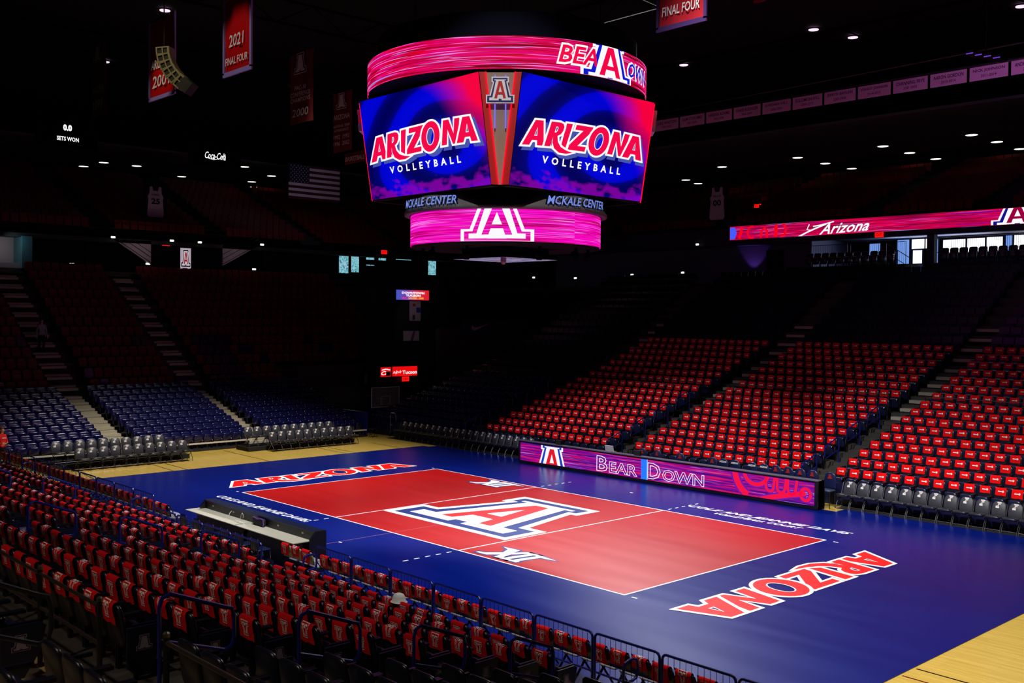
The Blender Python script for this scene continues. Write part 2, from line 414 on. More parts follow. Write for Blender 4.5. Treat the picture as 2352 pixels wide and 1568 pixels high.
# ================================================================== the setting
struct('floor', MB().box(-27,21,-10.3,10.3,-.06,-.027).build('floor', wood), 'pale maple strip floor around the blue court mat')
struct('floor_2', MB().box(-75,45,-50,56,-.5,-.07).build('floor_2', black_paint), 'dark sub floor under the stands')
fl = bpy.data.objects['floor']
def linebox(x0, y0, x1, y1, wd, z0, z1, m, name, parent):
    d = Vector((x1-x0, y1-y0, 0)); L = d.length; a = math.atan2(d.y, d.x)
    M = Matrix.Translation((x0, y0, 0)) @ Matrix.Rotation(a, 4, 'Z')
    return obj(name, MB().box(0, L, -wd/2, wd/2, z0, z1, 0, M).build(name, m), parent)
for x0, y0, x1, y1 in ((-19.9,.45,-15.45,.3),(-17.9,4.35,-15.3,4.3),(-17.8,4.85,-15.3,4.8),(-17.9,7.5,-15.2,7.45),(-17.4,-7.1,-15.5,-7.3),(-17.6,-4.0,-15.4,-4.1),(-17.6,-3.45,-15.4,-3.5),
                       (15.8,-4.2,20.5,-4.35),(15.8,1.05,20.5,1.0)):
    linebox(x0, y0, x1, y1, .05, -.028, -.0255, line_black, 'floor_line', fl)
linebox(15.8,-4.75,20.5,-4.9, .05, -.028, -.0255, mat('oxblood_court_line', (96,16,14), .3), 'floor_line', fl)
# shell: roof, far walls, soffits
struct('ceiling', MB().box(-70,45,-50,55,21.6,22.2).build('ceiling', black_paint), 'black roof deck high over the hall')
struct('wall_left', MB().box(-70,-69,-50,55,0,22).build('wall_left', wall_mat), 'dark end wall of the hall')
struct('wall_back', MB().box(-70,45,54,55,0,22).build('wall_back', wall_mat), 'dark wall behind the upper seats')
struct('wall_right', MB().box(44,45,-50,55,0,22).build('wall_right', wall_mat), 'dark end wall behind the camera side')
struct('wall_front', MB().box(-70,45,-50,-49,0,22).build('wall_front', wall_mat), 'dark wall behind the near stand')
soffit = mat('grey_soffit', (74,72,72), .85, noise=.1, nscale=.4)
struct('ceiling_2', MB().box(-32,45,30,54,17.35,17.5).build('ceiling_2', soffit), 'low grey soffit over the far upper seats')
struct('ceiling_3', MB().box(-69,-43,-30,54,17.35,17.5).build('ceiling_3', soffit), 'low grey soffit over the end upper seats')

# ------------------------------------------------------------------ court mat with everything printed on it
court = thing('court_mat', 'blue roll-out volleyball court mat with red playing area and white lettering', 'court mat', (0,0,-.014))
obj('mat', MB().box(-15.35,15.75,-9.9,8.75,-.011,0).box(6.9,15.75,8.75,9.35,-.011,0).box(-14.9,-8.2,8.75,9.3,-.011,0).build('mat', mat_blue), court)
obj('playing_area', MB().box(-9,9,-4.5,4.5,0,.0015).build('playing_area', mat_red), court)
def strip(x0, x1, y0, y1, z=.003, m=None, name='line'):
    return obj(name, MB().box(x0, x1, y0, y1, z-.001, z).build(name, m or white_paint), court)
strip(-9,9,-4.5,-4.45); strip(-9,9,4.45,4.5); strip(-9,-8.95,-4.45,4.45); strip(8.95,9,-4.45,4.45)
strip(-3.05,-3.0,-4.45,4.45); strip(3.0,3.05,-4.45,4.45)
strip(-.012,.012,-9.5,-2.6, .0032, mat('mat_seam_pale', (150,90,120), .4), 'seam'); strip(-.012,.012,2.7,8.7, .0032, mat('mat_seam_dark', (70,8,24), .5), 'seam')
for x in (-3.025, 3.025):
    for k in range(5):
        y = 4.72+k*.37
        strip(x-.025, x+.025, y, y+.17, name='dash'); strip(x-.025, x+.025, -y-.17, -y, name='dash')
for x, y in ((-9.32,-4.54),(-9.32,4.48),(9.24,4.45),(9.2,-4.48)): strip(x, x+.16, y-.025, y+.025, name='dash')
for x, y in ((-3.4,-6.9),(.05,-6.35),(.05,6.3)): strip(x-.03, x+.1, y-.03, y+.03, name='dash')
def printed(name, layers, O, X, Y, parent=None, dz=.001, label=None):
    """flat print: layers [(shapes, material)] one over another"""
    X = Vector(X); Y = Vector(Y); Z = X.cross(Y).normalized()
    mb = MB(); ms = []
    for i, (sh, m) in enumerate(layers):
        mb.flat(sh, plane_map(Vector(O)+Z*dz*i, X, Y), len(ms)); ms.append(m)
    o = obj(name, mb.build(name, ms), parent)
    if label: o['label'] = label
    return o
aw, ab, aW, ar = block_a(5.35)
printed('block_letter', [(aw, white_paint), (ab, navy_paint), (aW, white_paint), (ar, deep_red_paint)], (-.02,.025,.004), (1,0,0), (0,1,0), court, label='big white, navy and red letter at mid court')
wW, wR = wm_layers()
s = 8.72/(WM_BOX[1]-WM_BOX[0])
sy = 1.55/(WM_BOX[3]-WM_BOX[2])
def wm_at(x0, y0, L, H):
    f = lambda sh: shift(sh, x0-WM_BOX[0]*L/(WM_BOX[1]-WM_BOX[0]), y0-WM_BOX[2]*H/(WM_BOX[3]-WM_BOX[2]), L/(WM_BOX[1]-WM_BOX[0]), H/(WM_BOX[3]-WM_BOX[2]))
    return f(wW), f(wR)
WM_ORDER = (2,3,0,5,6,1,4)
def wm_stack(W, Rd, mw, mr):
    out = []
    for i in WM_ORDER: out += [([W[i]], mw), ([Rd[i]], mr)]
    return out
a, b = wm_at(0, 0, 8.75, 1.72)
bright_red = mat('bright_red_court_paint', (244,4,6), .6, spec=.2)
printed('word_mark', wm_stack(a, b, white_paint, bright_red), (-9.86,-4.4,.004), (0,1,0), (-1,0,0), court, .0006, label='red word with white edge by the navy seats end')
printed('word_mark', wm_stack(a, b, white_paint, bright_red), (10.12,4.1,.004), (0,-1,0), (1,0,0), court, .0006, label='red word with white edge by the bare wood end')
# the XII conference marks
def roman():
    top = [(-1.0,.34),(-.62,.5),(.55,.5),(1.35,.36),(1.02,.28),(.78,.30),(.78,-.28),(.98,-.5),(-.70,-.5),(-1.0,-.40),(-.62,-.30)]
    X = [(-1.0,.46),(-.30,.5),(-.12,.18),(.06,.5),(.22,.5),(.22,.34),(.02,.0),(.22,-.38),(.22,-.5),(.0,-.5),(-.14,-.18),(-.36,-.5),(-.86,-.5),(-.86,-.40),(-.62,-.36),(-.34,.0),(-.62,.34)]
    I1 = [(.18,.5),(.62,.5),(.62,.38),(.50,.36),(.50,-.36),(.62,-.38),(.62,-.5),(.18,-.5),(.18,-.38),(.28,-.36),(.28,.36),(.18,.38)]
    I2 = [(.58,.5),(1.45,.40),(1.05,.33),(.88,.34),(.88,-.36),(.98,-.38),(.98,-.5),(.58,-.5),(.58,-.38),(.66,-.36),(.66,.36),(.58,.38)]
    ls = [[(x+.22*y, y) for x, y in p] for p in (X, I1, I2)]
    return [poly(grow(p, .085)) for p in ls], [poly(p) for p in ls]
xo, xi = roman()
for O, nm in (((4.3,-3.72,.004), 'near side'), ((-4.72,3.8,.004), 'far side')):
    printed('numeral_mark', [(shift(xo,0,0,.86,1.02), navy_paint), (shift(xi,0,0,.86,1.02), white_paint)], O, (1,0,0), (0,1,0), court, label='white roman numeral with navy edge by the attack line')
t1 = text('COLE AND JEANNIE DAVIS', 1, .022, .35, spacing=1.0); t2 = text('VOLLEYBALL COURT', 1, .022, .35)
for nm, x0, x1, y1, y2, a0, a1 in (('near',-8.85,-3.05,-5.5,-5.92,-7.45,-4.4), ('far',3.08,9.06,5.78,5.38,4.45,7.66)):
    printed('lettering', [(fit(t1, x0, x1, y1-.2, y1+.2)+fit(t2, a0, a1, y2-.12, y2+.12), white_paint)], (0,0,.004), (1,0,0), (0,1,0), court)

# ================================================================== stepped stands
def stand(name, label, parts):
    t = thing(name, label, 'stand'); t['kind'] = 'structure'; del t['category']
    for nm, bx, m in parts: obj(nm, MB().box(*bx).build(nm, m), t)
    return t
NEAR = [dict(y=-11.2-.845*k, z=.32+.254*k) for k in range(9)]
NEAR_AISLES = [(-14.6,-13.3),(-5.27,-3.96),(4.05,5.35),(13.35,14.7)]
P = []
for k, r in enumerate(NEAR):
    P.append(('tread', (-24,28,r['y']-.265,r['y']+.58,max(0,r['z']-.5),r['z']), tan_floor if k == 0 else tread_mat))
    for a, b in NEAR_AISLES:
        if k: P.append(('aisle_step', (a+.06,b-.06,r['y']+.58,r['y']+.86,r['z']-.26,r['z']-.127), tan_floor))
stand('near_stand', 'stepped near sideline stand holding the red shirt seats', P)
z8 = NEAR[8]['z']
struct('floor_3', MB().box(-24,28,-18.78,-18.225,z8-.4,z8).build('floor_3', tan_floor), 'tan cross aisle behind the ninth row of shirts')
UP = [dict(y=-19.25-.85*k, z=z8+.26+.36*k) for k in range(3)]
P = []
for k, r in enumerate(UP):
    P.append(('tread', (-24,28,r['y']-.38,r['y']+.47,z8-.4,r['z']), tan_floor))
stand('upper_near_stand', 'tan stepped upper stand behind the metal pipe rail', P)
# the far sideline stand
FAR = []
for k in range(25):
    if k <= 8: FAR.append(dict(y=10.65+.785*k, z=.29+.257*k))
    elif k <= 15: FAR.append(dict(y=17.95+.79*(k-9), z=2.62+.298*(k-9)))
    else: FAR.append(dict(y=17.95+.79*(k-9), z=4.41+.44*(k-15)))
FAR_AISLES = [(-13.95,-12.9),(-4.75,-3.5),(4.55,5.75),(13.9,15.1)]
P = [('front_panel', (x0,x1,10.02,10.06,.0,.74), mat('front_panel_navy', (12,18,58), .4)) for x0, x1 in ((-22,-13.95),(-12.9,-4.75),(-3.5,4.55),(5.75,13.9))]
for k, r in enumerate(FAR):
    nx = FAR[k+1]['y'] if k < 24 else r['y']+.79
    P.append(('tread', (-22,26,r['y']-.56,nx-.56,max(0,r['z']-.6),r['z']), tread_mat))
    if k and k < 20:
        for a, b in FAR_AISLES: P.append(('aisle_step', (a+.05,b-.05,r['y']-.84,r['y']-.56,r['z']-.26,r['z']-.13), tread_mat if k < 9 else step_mat))
stand('far_stand', 'stepped far sideline stand holding the red towel seats', P)
# the end stand with the navy seats
END = [dict(x=-20.75-.79*k, z=.06+.238*k) for k in range(9)]+[dict(x=-27.9-.82*k, z=2.2+.52*k) for k in range(13)]
END_AISLES = [(-4.55,-3.25),(2.2,3.35),(-14.2,-13.0)]
P = []
for k, r in enumerate(END):
    nx = END[k+1]['x'] if k < len(END)-1 else r['x']-.82
    y1 = 8.9 if k < 10 else 22
    P.append(('tread', (nx+.45,r['x']+.45,-24,y1,max(-.01,r['z']-.6),r['z']), riser_mat if k == 0 else tread_mat))
    if k:
        for a, b in END_AISLES[:2]:
            P.append(('aisle_step', (r['x']+.45,r['x']+.78,a+.03,b-.03,r['z']-.25,r['z']-.119), step_mat))
            P.append(('aisle_step', (r['x']-.3,r['x']+.452,a+.03,b-.03,r['z']-.1,r['z']+.004), step_mat))
for a, b in ((-13,-4.6),(-3.2,2.15),(3.4,8.85)): P.append(('seat_rail', (-20.32,-20.27,a,b,.30,.37), mat('white_trim', (205,200,190), .5)))
stand('end_stand', 'stepped end stand holding the navy seats behind the baseline', P)
obj('end_panel', MB().box(-27,-20.4,8.9,9.0,.12,1.25).build('end_panel', blue_coat), bpy.data.objects['end_stand'])
obj('caster', MB().tube([(-20.6,8.9,.07),(-20.6,9.0,.07)], .07, 10).build('caster', black_paint), bpy.data.objects['end_stand'])

# ================================================================== seats
def seat_parts(black=black_seat, pan=pan_mat, folded=True):
    """tip-up stadium seat, origin on the tread under the back's foot, person facing +Y"""
    back = MB(); M = Matrix.Translation((0,.05,0)) @ Matrix.Rotation(R(9), 4, 'X')
    back.pad(rrect(-.225,.225,.36,.86,.10,4), .055, .9, 0, M, curve=.35)
    bk = back.build('seat_back', black, True)
    p = MB(); M = Matrix.Translation((0,.17,.40)) @ Matrix.Rotation(R(-6), 4, 'X')
    p.pad(rrect(-.205,.205,-.22,.17,.09,4), .10, .82, 0, M)
    pn = p.build('seat_pan', pan, True)
    arms = []
    for s in (-1,1):
        a = MB(); a.box(s*.226-.02,s*.226+.02,.06,.38,.58,.615); a.box(s*.226-.014,s*.226+.014,.08,.13,.0,.58)
        arms.append(a.build('armrest', black))
    return bk, pn, arms
BK, PN, ARMS = seat_parts()
def joined(parts, name, mats):
    """one mesh out of several [(mesh, matrix, material index)]"""
    mb = MB()
    for me, M, mi in parts:
        mb.add([v.co for v in me.vertices], [tuple(p.vertices) for p in me.polygons], mi, M)
    return mb.build(name, mats, True)
I4 = Matrix.Identity(4)
SEAT_ONE = joined([(BK,I4,0),(PN,I4,1),(ARMS[0],I4,0),(ARMS[1],I4,0)], 'seat', [black_seat, pan_mat])
def lowseat():
    """cheaper copy for the rows that are only a few pixels high"""
    mb = MB(); M = Matrix.Translation((0,.05,0)) @ Matrix.Rotation(R(9), 4, 'X')
    mb.box(-.22,.22,-.03,.03,.38,.86,0,M); M = Matrix.Translation((0,.17,.40)); mb.box(-.21,.21,-.05,.05,-.22,.17,1,M)
    return mb
# draped shirts: strip over the back, rear flap with the white letter
def crest(sv):
    """profile over the seat back: sv < 0 front flap, sv > 0 rear flap; returns (y, z) and outward normal"""
    top = Vector((-.085,.872)); rr = .042
    d = Vector((.156,-.988))   # down along the back's lean
    d = Vector((math.sin(R(9)), -math.cos(R(9))))
    half = rr*PI/2
    n = Vector((-d.y, d.x))    # front side normal (y+)
    n = Vector((math.cos(R(9)), math.sin(R(9))))
    c = top-Vector((0,rr))
    if abs(sv) <= half:
        a = sv/rr; q = n*(-math.sin(a))-d*math.cos(a); return c+q*rr, q
    if sv > 0: return c-n*rr+d*(sv-half), -n
    return c+n*rr+d*(-sv-half), n
def drape(wd, front, rear, seed, cloth, prn, shape, v0, hh, flare=.02, name='shirt', slant=0.):
    rnd = random.Random(seed); mb = MB(); rows = []
    n = 12; ss = [-front+(front+rear)*i/n for i in range(n+1)]
    for sv in ss:
        p, q = crest(sv); row = []
        for j in range(6):
            u = -1+2*j/5
            f = wd/2+flare*min(1, abs(sv)/.25)
            edge = .012*rnd.random()*(1 if abs(sv) > .06 else .3)
            x = u*f+slant*sv; y = p.x+q.x*(edge+.004); z = p.y+q.y*(edge+.004)
            if sv in (ss[0], ss[-1]): z += rnd.uniform(-.012,.012)
            row.append((x, y, z))
        rows.append(row)
    mb.grid(rows, 0)
    for vs, fs in shape:
        pts = []
        for x, y in vs:
            sv = v0+(-y)*1.0; p, q = crest(sv)
            pts.append((x+slant*sv, p.x+q.x*.021, p.y+q.y*.021))
        mb.add(pts, fs, 1)
    return mb.build(name, [cloth, prn], True)
# white line letter, upside down on the rear flap
ring_w = [poly(grow(A_OUT, .012), [grow(A_OUT, -.03)])]
inner_w = [poly(grow(A_WHITE,-.01), [grow(A_RED,.012)])]
def shirt_letter(h, turn=True):
    sh = shift(ring_w+inner_w, 0, -.5, 1.0)
    k = -h if turn else h
    return slice_flat(shift(sh, 0, 0, k*.82, k), None)
def cutrows(sh, step):
    sh = [([(y, x) for x, y in v], f) for v, f in sh]; sh = slice_flat(sh, step)
    return [([(y, x) for x, y in v], f) for v, f in sh]
SHIRTS = []
for i, (wd, fr, re, v0, h, sl) in enumerate(((.31,.20,.30,.15,.185,0),(.30,.22,.26,.10,.18,.06),(.32,.17,.32,.175,.19,-.05),(.29,.24,.22,.055,.18,.03),(.31,.2,.27,.12,.185,-.08),(.28,.15,.33,.18,.18,.1))):
    SHIRTS.append(drape(wd, fr, re, i, shirt_red, print_white, cutrows(shirt_letter(h), .03), v0, h, slant=sl))
# rally towels on the far side: front flap with a small white mark
towel_red = mat('red_towel', (236,10,14), .9, spec=.1, noise=.08, nscale=30)
def keymark():
    head = [(-.07+.032*math.cos(a), .036*math.sin(a)) for a in [2*PI*i/10 for i in range(10)]]
    bar = [(-.05,-.014),(.0,-.02),(.085,-.02),(.085,.012),(.06,.018),(.02,.012),(-.05,.014)]
    return [poly(head), poly(bar)]
TOWELS = []
for i, (wd, fr, re, v0, sl) in enumerate(((.33,.285,.14,-.15,0),(.32,.25,.16,-.13,.03),(.34,.30,.12,-.16,-.03),(.33,.275,.15,-.14,-.05))):
    TOWELS.append(drape(wd, fr, re, 40+i, towel_red, print_white, [([(x,-y) for x, y in v], f) for v, f in keymark()], v0, .1, .0, 'towel', sl))
def to_stuff(name, label, cat, items, mats, group=None):
    """many far repeats as one object: items [(mesh or MB, matrix)]"""
    mb = MB()
    for src, M in items:
        if isinstance(src, MB): b = len(mb.v); mb.v += [M @ p for p in src.v]; mb.f += [[b+i for i in f] for f in src.f]; mb.m += src.m
        else:
            mb.add([v.co for v in src.vertices], [tuple(p.vertices) for p in src.polygons], 0, M)
            mb.m[-len(src.polygons):] = [p.material_index for p in src.polygons]
    o = obj(name, mb.build(name, mats)); return tag(o, label, cat, group, 'stuff')
def TR(x, y, z, rz=0.): return Matrix.Translation((x, y, z)) @ Matrix.Rotation(rz, 4, 'Z')
EP = MB(); EP.add([(.262,y,z) for y,z in ((-.02,.16),(.10,.05),(.20,.05),(.36,.30),(.42,.56),(.36,.60),(-.02,.60))]+[(.292,y,z) for y,z in ((-.02,.16),(.10,.05),(.20,.05),(.36,.30),(.42,.56),(.36,.60),(-.02,.60))], [tuple(range(7))[::-1], tuple(range(7,14))]+[(q,(q+1)%7,(q+1)%7+7,q+7) for q in range(7)])
EP = EP.build('end_panel', mat('end_panel_navy', (16,20,52), .4))
_l = block_a(.17); EL = printed('letter', [(_l[0], mat('letter_lilac', (170,150,180), .6)), (_l[1], MATS['end_panel_navy']), (_l[2], MATS['letter_lilac'])], (.294,.17,.42), (0,1,0), (0,0,1)); ELm = EL.data; bpy.data.objects.remove(EL)
def end_seat(o):
    obj('end_panel', EP, o); obj('letter', ELm, o)
NBLK = [(-22.3,16,'far corner',''),(-13.02,16,'end corner',''),(-3.71,16,'scorer table',''),(5.6,16,'metal rail','')]
jobs = []
for k, r in enumerate(NEAR):
    for (x0, n, nm, st) in NBLK:
        for i in range(n):
            x = x0+.5*i; d = in_view((x, r['y'], r['z']+.75), 30)
            if d: jobs.append((d, x, r['y'], r['z'], nm, k, n-1-i))
jobs.sort()
print('near shirt seats', len(jobs))
seat0 = None; rest = []; rest_s = []
for q, (d, x, y, z, nm, k, i) in enumerate(jobs):
    rz = random.uniform(-.015,.015); sh = SHIRTS[random.randrange(6)]
    if q >= 300:
        rest.append((SEAT_ONE, TR(x, y, z, rz))); rest_s.append((sh, TR(x, y, z, rz))); continue
    where = f'{ORD[k]} row up, {ORD[i]} from the stair'
    lab = f'black tip-up seat under red shirt, {nm} block, {where}'
    if seat0 is None:
        seat0 = thing('stadium_seat', lab, 'seat', (x,y,z), rz, 'seats under the red shirts')
        kids0 = [obj('seat_back', BK, seat0), obj('seat_pan', PN, seat0), obj('armrest', ARMS[0], seat0), obj('armrest', ARMS[1], seat0)]
    else: ns = copy_thing(seat0, kids0, (x,y,z), rz, lab)
    if i == 0: end_seat(seat0 if q == 0 else ns)
    s = obj('draped_shirt', sh, None, (x+random.uniform(-.02,.02),y,z), (0,0,rz))
    tag(s, f'red shirt over seat back, {nm} block, {where}', 'shirt', 'red shirts on the near stand')
if rest:
    to_stuff('stadium_seat_rows', 'remaining black seats under shirts at the far end of the near stand', 'seats', rest, [black_seat, pan_mat], 'seats under the red shirts')
    to_stuff('draped_shirt_rows', 'remaining red shirts at the far end of the near stand', 'shirts', rest_s, [shirt_red, print_white], 'red shirts on the near stand')
# bare seats: block past the stair, upper block behind the rail
def bare(x, y, z, lab, rz=0.):
    return copy_thing(seat0, kids0, (x,y,z), rz, lab, 'bare black seats')
for k, r in enumerate(NEAR):
    for i in range(14):
        x = 14.95+.5*i
        if in_view((x, r['y'], r['z']+.7), 40): bare(x, r['y'], r['z'], f'bare black seat without shirt, {ORD[k]} row up, {ORD[i]} past the pipe rail stair')
for k, r in enumerate(UP):
    for i in range(14):
        x = 14.95+.5*i
        if in_view((x, r['y'], r['z']+.7), 40): bare(x, r['y'], r['z'], f'bare black upper seat behind the pipe rail, {ORD[k]} row, {ORD[i]} past the stair')
    for i in range(6):
        x = 13.1-.5*i
        if in_view((x, r['y'], r['z']+.6), 120):
            ns = bare(x, r['y'], r['z'], f'black upper seat before the stair, {ORD[k]} row, {ORD[i]} from the loop rail')
            if i == 0: end_seat(ns)
            if k == 0: tag(obj('draped_shirt', SHIRTS[i % 6], None, (x, r['y'], r['z'])), f'red shirt on upper seat behind the pipe rail, {ORD[i]} from the stair', 'shirt', 'red shirts on the near stand')

# ------------------------------------------------------------------ far stand: seats and rally towels
FBLK = [(-12.6,16,'first',0),(-3.22,16,'second',0),(6.02,16,'third',0)]
fseat = joined([(BK,I4,0),(PN,I4,1),(ARMS[0],I4,0),(ARMS[1],I4,0)], 'arena_seat', [black_seat, pan_mat])
jobs = []
for k in range(16):
    r = FAR[k]
    for (x0, n, nm, _) in FBLK:
        for i in range(n):
            x = x0+.497*i+.014*k*(1 if nm == 'second' else .6)
            d = in_view((x, r['y'], r['z']+.75), 20)
            if d: jobs.append((d, x, r['y'], r['z'], nm, k, i))
jobs.sort(key=lambda j: (j[5], j[0]))
print('towel seats', len(jobs)); NK = max(k for k in range(16) if sum(j[5] <= k for j in jobs) <= 325); NI = sum(j[5] <= NK for j in jobs)
f0 = None; restA = []; restB = []
for q, (d, x, y, z, nm, k, i) in enumerate(jobs):
    rz = PI+random.uniform(-.02,.02); tw = TOWELS[random.randrange(4)]
    if q >= NI:
        restA.append((fseat, TR(x, y, z, rz))); restB.append((tw, TR(x, y, z, rz))); continue
    where = f'{ORD[k]} row, {ORD[i]} from the corner side stair'
    lab = f'black seat under red towel, {nm} far block, {where}'
    if f0 is None: f0 = tag(obj('arena_seat', fseat, None, (x,y,z), (0,0,rz)), lab, 'seat', 'seats under the red towels')
    else:
        o = f0.copy(); COL.objects.link(o); o.location = (x,y,z); o.rotation_euler = (0,0,rz); o['label'] = lab
    t = obj('rally_towel', tw, None, (x,y,z), (0,0,rz))
    tag(t, f'red towel with white mark, {nm} far block, {where}', 'towel', 'red towels on the far stand')
to_stuff('arena_seat_rows', 'remaining black seats high on the far stand and in its third block', 'seats', restA, [black_seat, pan_mat], 'seats under the red towels')
to_stuff('rally_towel_rows', 'remaining red towels high on the far stand and in its third block', 'towels', restB, [towel_red, print_white], 'red towels on the far stand')
# unlit seats: rows above the towels, corner block
LOW = lowseat(); items = []
for k in range(16, 25):
    r = FAR[k]
    for x0, n in ((-21.8,15),(-12.6,16),(-3.0,16),(6.2,16)):
        for i in range(n):
            if in_view((x0+.5*i, r['y'], r['z']+.7)): items.append((LOW, TR(x0+.5*i, r['y'], r['z'], PI)))
for k in range(9, 16):
    r = FAR[k]
    for i in range(15): items.append((LOW, TR(-21.8+.5*i, r['y'], r['z'], PI)))
to_stuff('dark_seat_rows', 'unlit black seats in the rows above the towels', 'seats', items, [black_seat, pan_mat])
# glossy navy seats of the corner block beside the towels
def navy_seat_mesh(name, m):
    mb = MB(); M = Matrix.Translation((0,-.02,0)) @ Matrix.Rotation(R(10), 4, 'X')
    mb.pad(rrect(-.235,.235,.34,.82,.10,4), .06, .86, 0, M, curve=.5)
    mb.pad(rrect(-.21,.21,.36,.70,.08,3), .03, .9, 0, M @ Matrix.Translation((0,.035,0)), curve=.5)
    M = Matrix.Translation((0,.15,.30)) @ Matrix.Rotation(R(-12), 4, 'X')
    mb.pad(rrect(-.215,.215,-.04,.36,.08,4), .08, .84, 0, M)
    mb.box(-.24,-.21,.0,.12,.0,.42); mb.box(.21,.24,.0,.12,.0,.42)
    return mb.build(name, m, True)
NV = navy_seat_mesh('navy_seat', navy_seat)
jobs = []
for k in range(9):
    r = END[k]
    for y0, n, nm in ((-13.0,17,'fence side'),(-2.95,11,'middle'),(3.62,11,'tunnel side')):
        for i in range(n):
            y = y0+.4965*i if nm != 'middle' else y0+.49*i
            if nm == 'fence side': y = -4.85-.4965*(n-1-i)
            d = in_view((r['x'], y, r['z']+.6), 20)
            if d: jobs.append((d, r['x'], y, r['z'], nm, k, i, -PI/2))
for k in range(9):
    r = FAR[k]
    for i in range(15): jobs.append((60, -21.8+.5*i, r['y'], r['z'], 'far corner', k, i, PI))
jobs.sort(key=lambda j: j[0])
n0 = None; rest = []
print('navy seats', len(jobs))
for q, (d, x, y, z, nm, k, i, rz) in enumerate(jobs):
    if q >= 310: rest.append((NV, TR(x,y,z,rz))); continue
    if nm == 'far corner': lab = f'glossy navy seat, unlit corner block, {ORD[k]} row, {ORD[i]} from the tunnel'
    else: lab = f'glossy navy end stand seat, {nm} block, {ORD[k]} row, {ORD[i]} from the fence'
    if n0 is None: n0 = tag(obj('moulded_seat', NV, None, (x,y,z), (0,0,rz)), lab, 'seat', 'navy seats of the end stand')
    else:
        o = n0.copy(); COL.objects.link(o); o.location = (x,y,z); o.rotation_euler = (0,0,rz); o['label'] = lab
if rest: to_stuff('moulded_seat_rows', 'remaining navy seats in the unlit corner block', 'seats', rest, [navy_seat], 'navy seats of the end stand')
# maroon seats in the rows above and in both upper tiers
items = []; bl = []
LR = MB(); LR.pad(rrect(-.22,.22,.36,.84,.1,3), .06, .9); LR.box(-.21,.21,.06,.14,.32,.62)
for k in range(9, 22):
    r = END[k]
    for i in range(64):
        y = -14+.5*i
        if any(a-.3 < y < b+.3 for a, b in END_AISLES[:2]): continue
        if y > 8.4 and k < 11: continue
        if in_view((r['x'], y, r['z']+.6)):
            (bl if ((int(y*1.3)+k) % 7 == 0 or -9.2 < y < -7.4 or 4.3 < y < 6.4) and k < 14 else items).append((LR, TR(r['x'], y, r['z'], -PI/2)))
to_stuff('maroon_seat_rows', 'maroon seats in the rows above the navy ones', 'seats', items, [red_seat])
to_stuff('upper_navy_seat_rows', 'navy seats scattered among the maroon rows', 'seats', bl, [navy_seat])
UPL = [dict(x=-38.6-.85*k, z=11.3+.36*k) for k in range(13)]
UPF = [dict(y=32.7+.85*k, z=12.1+.31*k) for k in range(13)]
P = [('tread', (r['x']-.45,r['x']+.4,-20,50,r['z']-.6,r['z']), wall_mat) for r in UPL]
stand('upper_end_stand', 'steep upper tier of maroon seats over the end concourse', P)
P = [('tread', (-34,30,r['y']-.4,r['y']+.45,r['z']-.6,r['z']), wall_mat) for r in UPF]
stand('upper_far_stand', 'steep upper tier of maroon seats over the far LED ribbon', P)
items = []
LQ = MB().box(-.22,.22,-.03,.03,.3,.82); LQ.box(-.21,.21,.06,.12,.28,.6)
for r in UPL:
    for i in range(120):
        y = -12+.5*i
        if any(abs(y-a) < .8 for a in (-6.2, 1.8, 9.3, 17, 25)): continue
        if in_view((r['x'], y, r['z']+.6)): items.append((LQ, TR(r['x'], y, r['z'], -PI/2)))
for r in UPF:
    for i in range(110):
        x = -30+.5*i
        if any(abs(x-a) < .8 for a in (-24,-14.5,-4.8,2.2,10)): continue
        if in_view((x, r['y'], r['z']+.6)): items.append((LQ, TR(x, r['y'], r['z'], PI)))
to_stuff('upper_tier_seat_rows', 'rows of maroon seats in the dim upper tiers', 'seats', items, [red_seat])

# ------------------------------------------------------------------ padded floor chairs with the white letter
def padded_chair():
    b = MB(); M = Matrix.Translation((0,-.02,0)) @ Matrix.Rotation(R(12), 4, 'X')
    out = [(-.225,.46),(-.235,.62),(-.20,.80),(-.13,.88),(0,.895),(.13,.88),(.20,.80),(.235,.62),(.225,.46),(.12,.44),(-.12,.44)]
    b.pad(out, .07, .88, 0, M, curve=.25); back = b.build('backrest', grey_cover, True)
    s = MB(); s.pad(rrect(-.225,.225,-.26,.2,.08,4), .085, .9, 0, Matrix.Translation((0,.2,.45)) @ Matrix.Rotation(R(94), 4, 'X'))
    seat = s.build('seat', mat('dark_padded_vinyl', (38,39,48), .3), True)
    fr = []
    for sx in (-.225,.225):
        f = MB(); f.tube([(sx,.40,0),(sx,.32,.2),(sx,.02,.5),(sx,-.10,.84)], .013, 6); f.tube([(sx,-.16,0),(sx,.10,.28),(sx,.33,.42)], .013, 6); fr.append(f.build('leg_frame', mat('grey_steel_tube', (96,96,104), .35, .8)))
    fr.append(MB().tube([(-.225,-.12,.06),(.225,-.12,.06)], .01).build('stretcher', MATS['grey_steel_tube'])); fr.append(MB().tube([(-.225,.37,.08),(.225,.37,.08)], .01).build('stretcher', MATS['grey_steel_tube']))
    mb = MB(); ls = block_a(.19)
    for i, l in enumerate((ls[0], ls[2])):
        mb.flat(l, lambda x, y: M @ Vector((x*1.0, .038+.002*i+.25*x*x, .775+y)), i)
    lg = mb.build('letter_patch', [print_white, mat('grey_print', (215,205,205), .8)])
    return back, seat, fr, lg
PB, PS, PF, PL = padded_chair()
pc0 = None
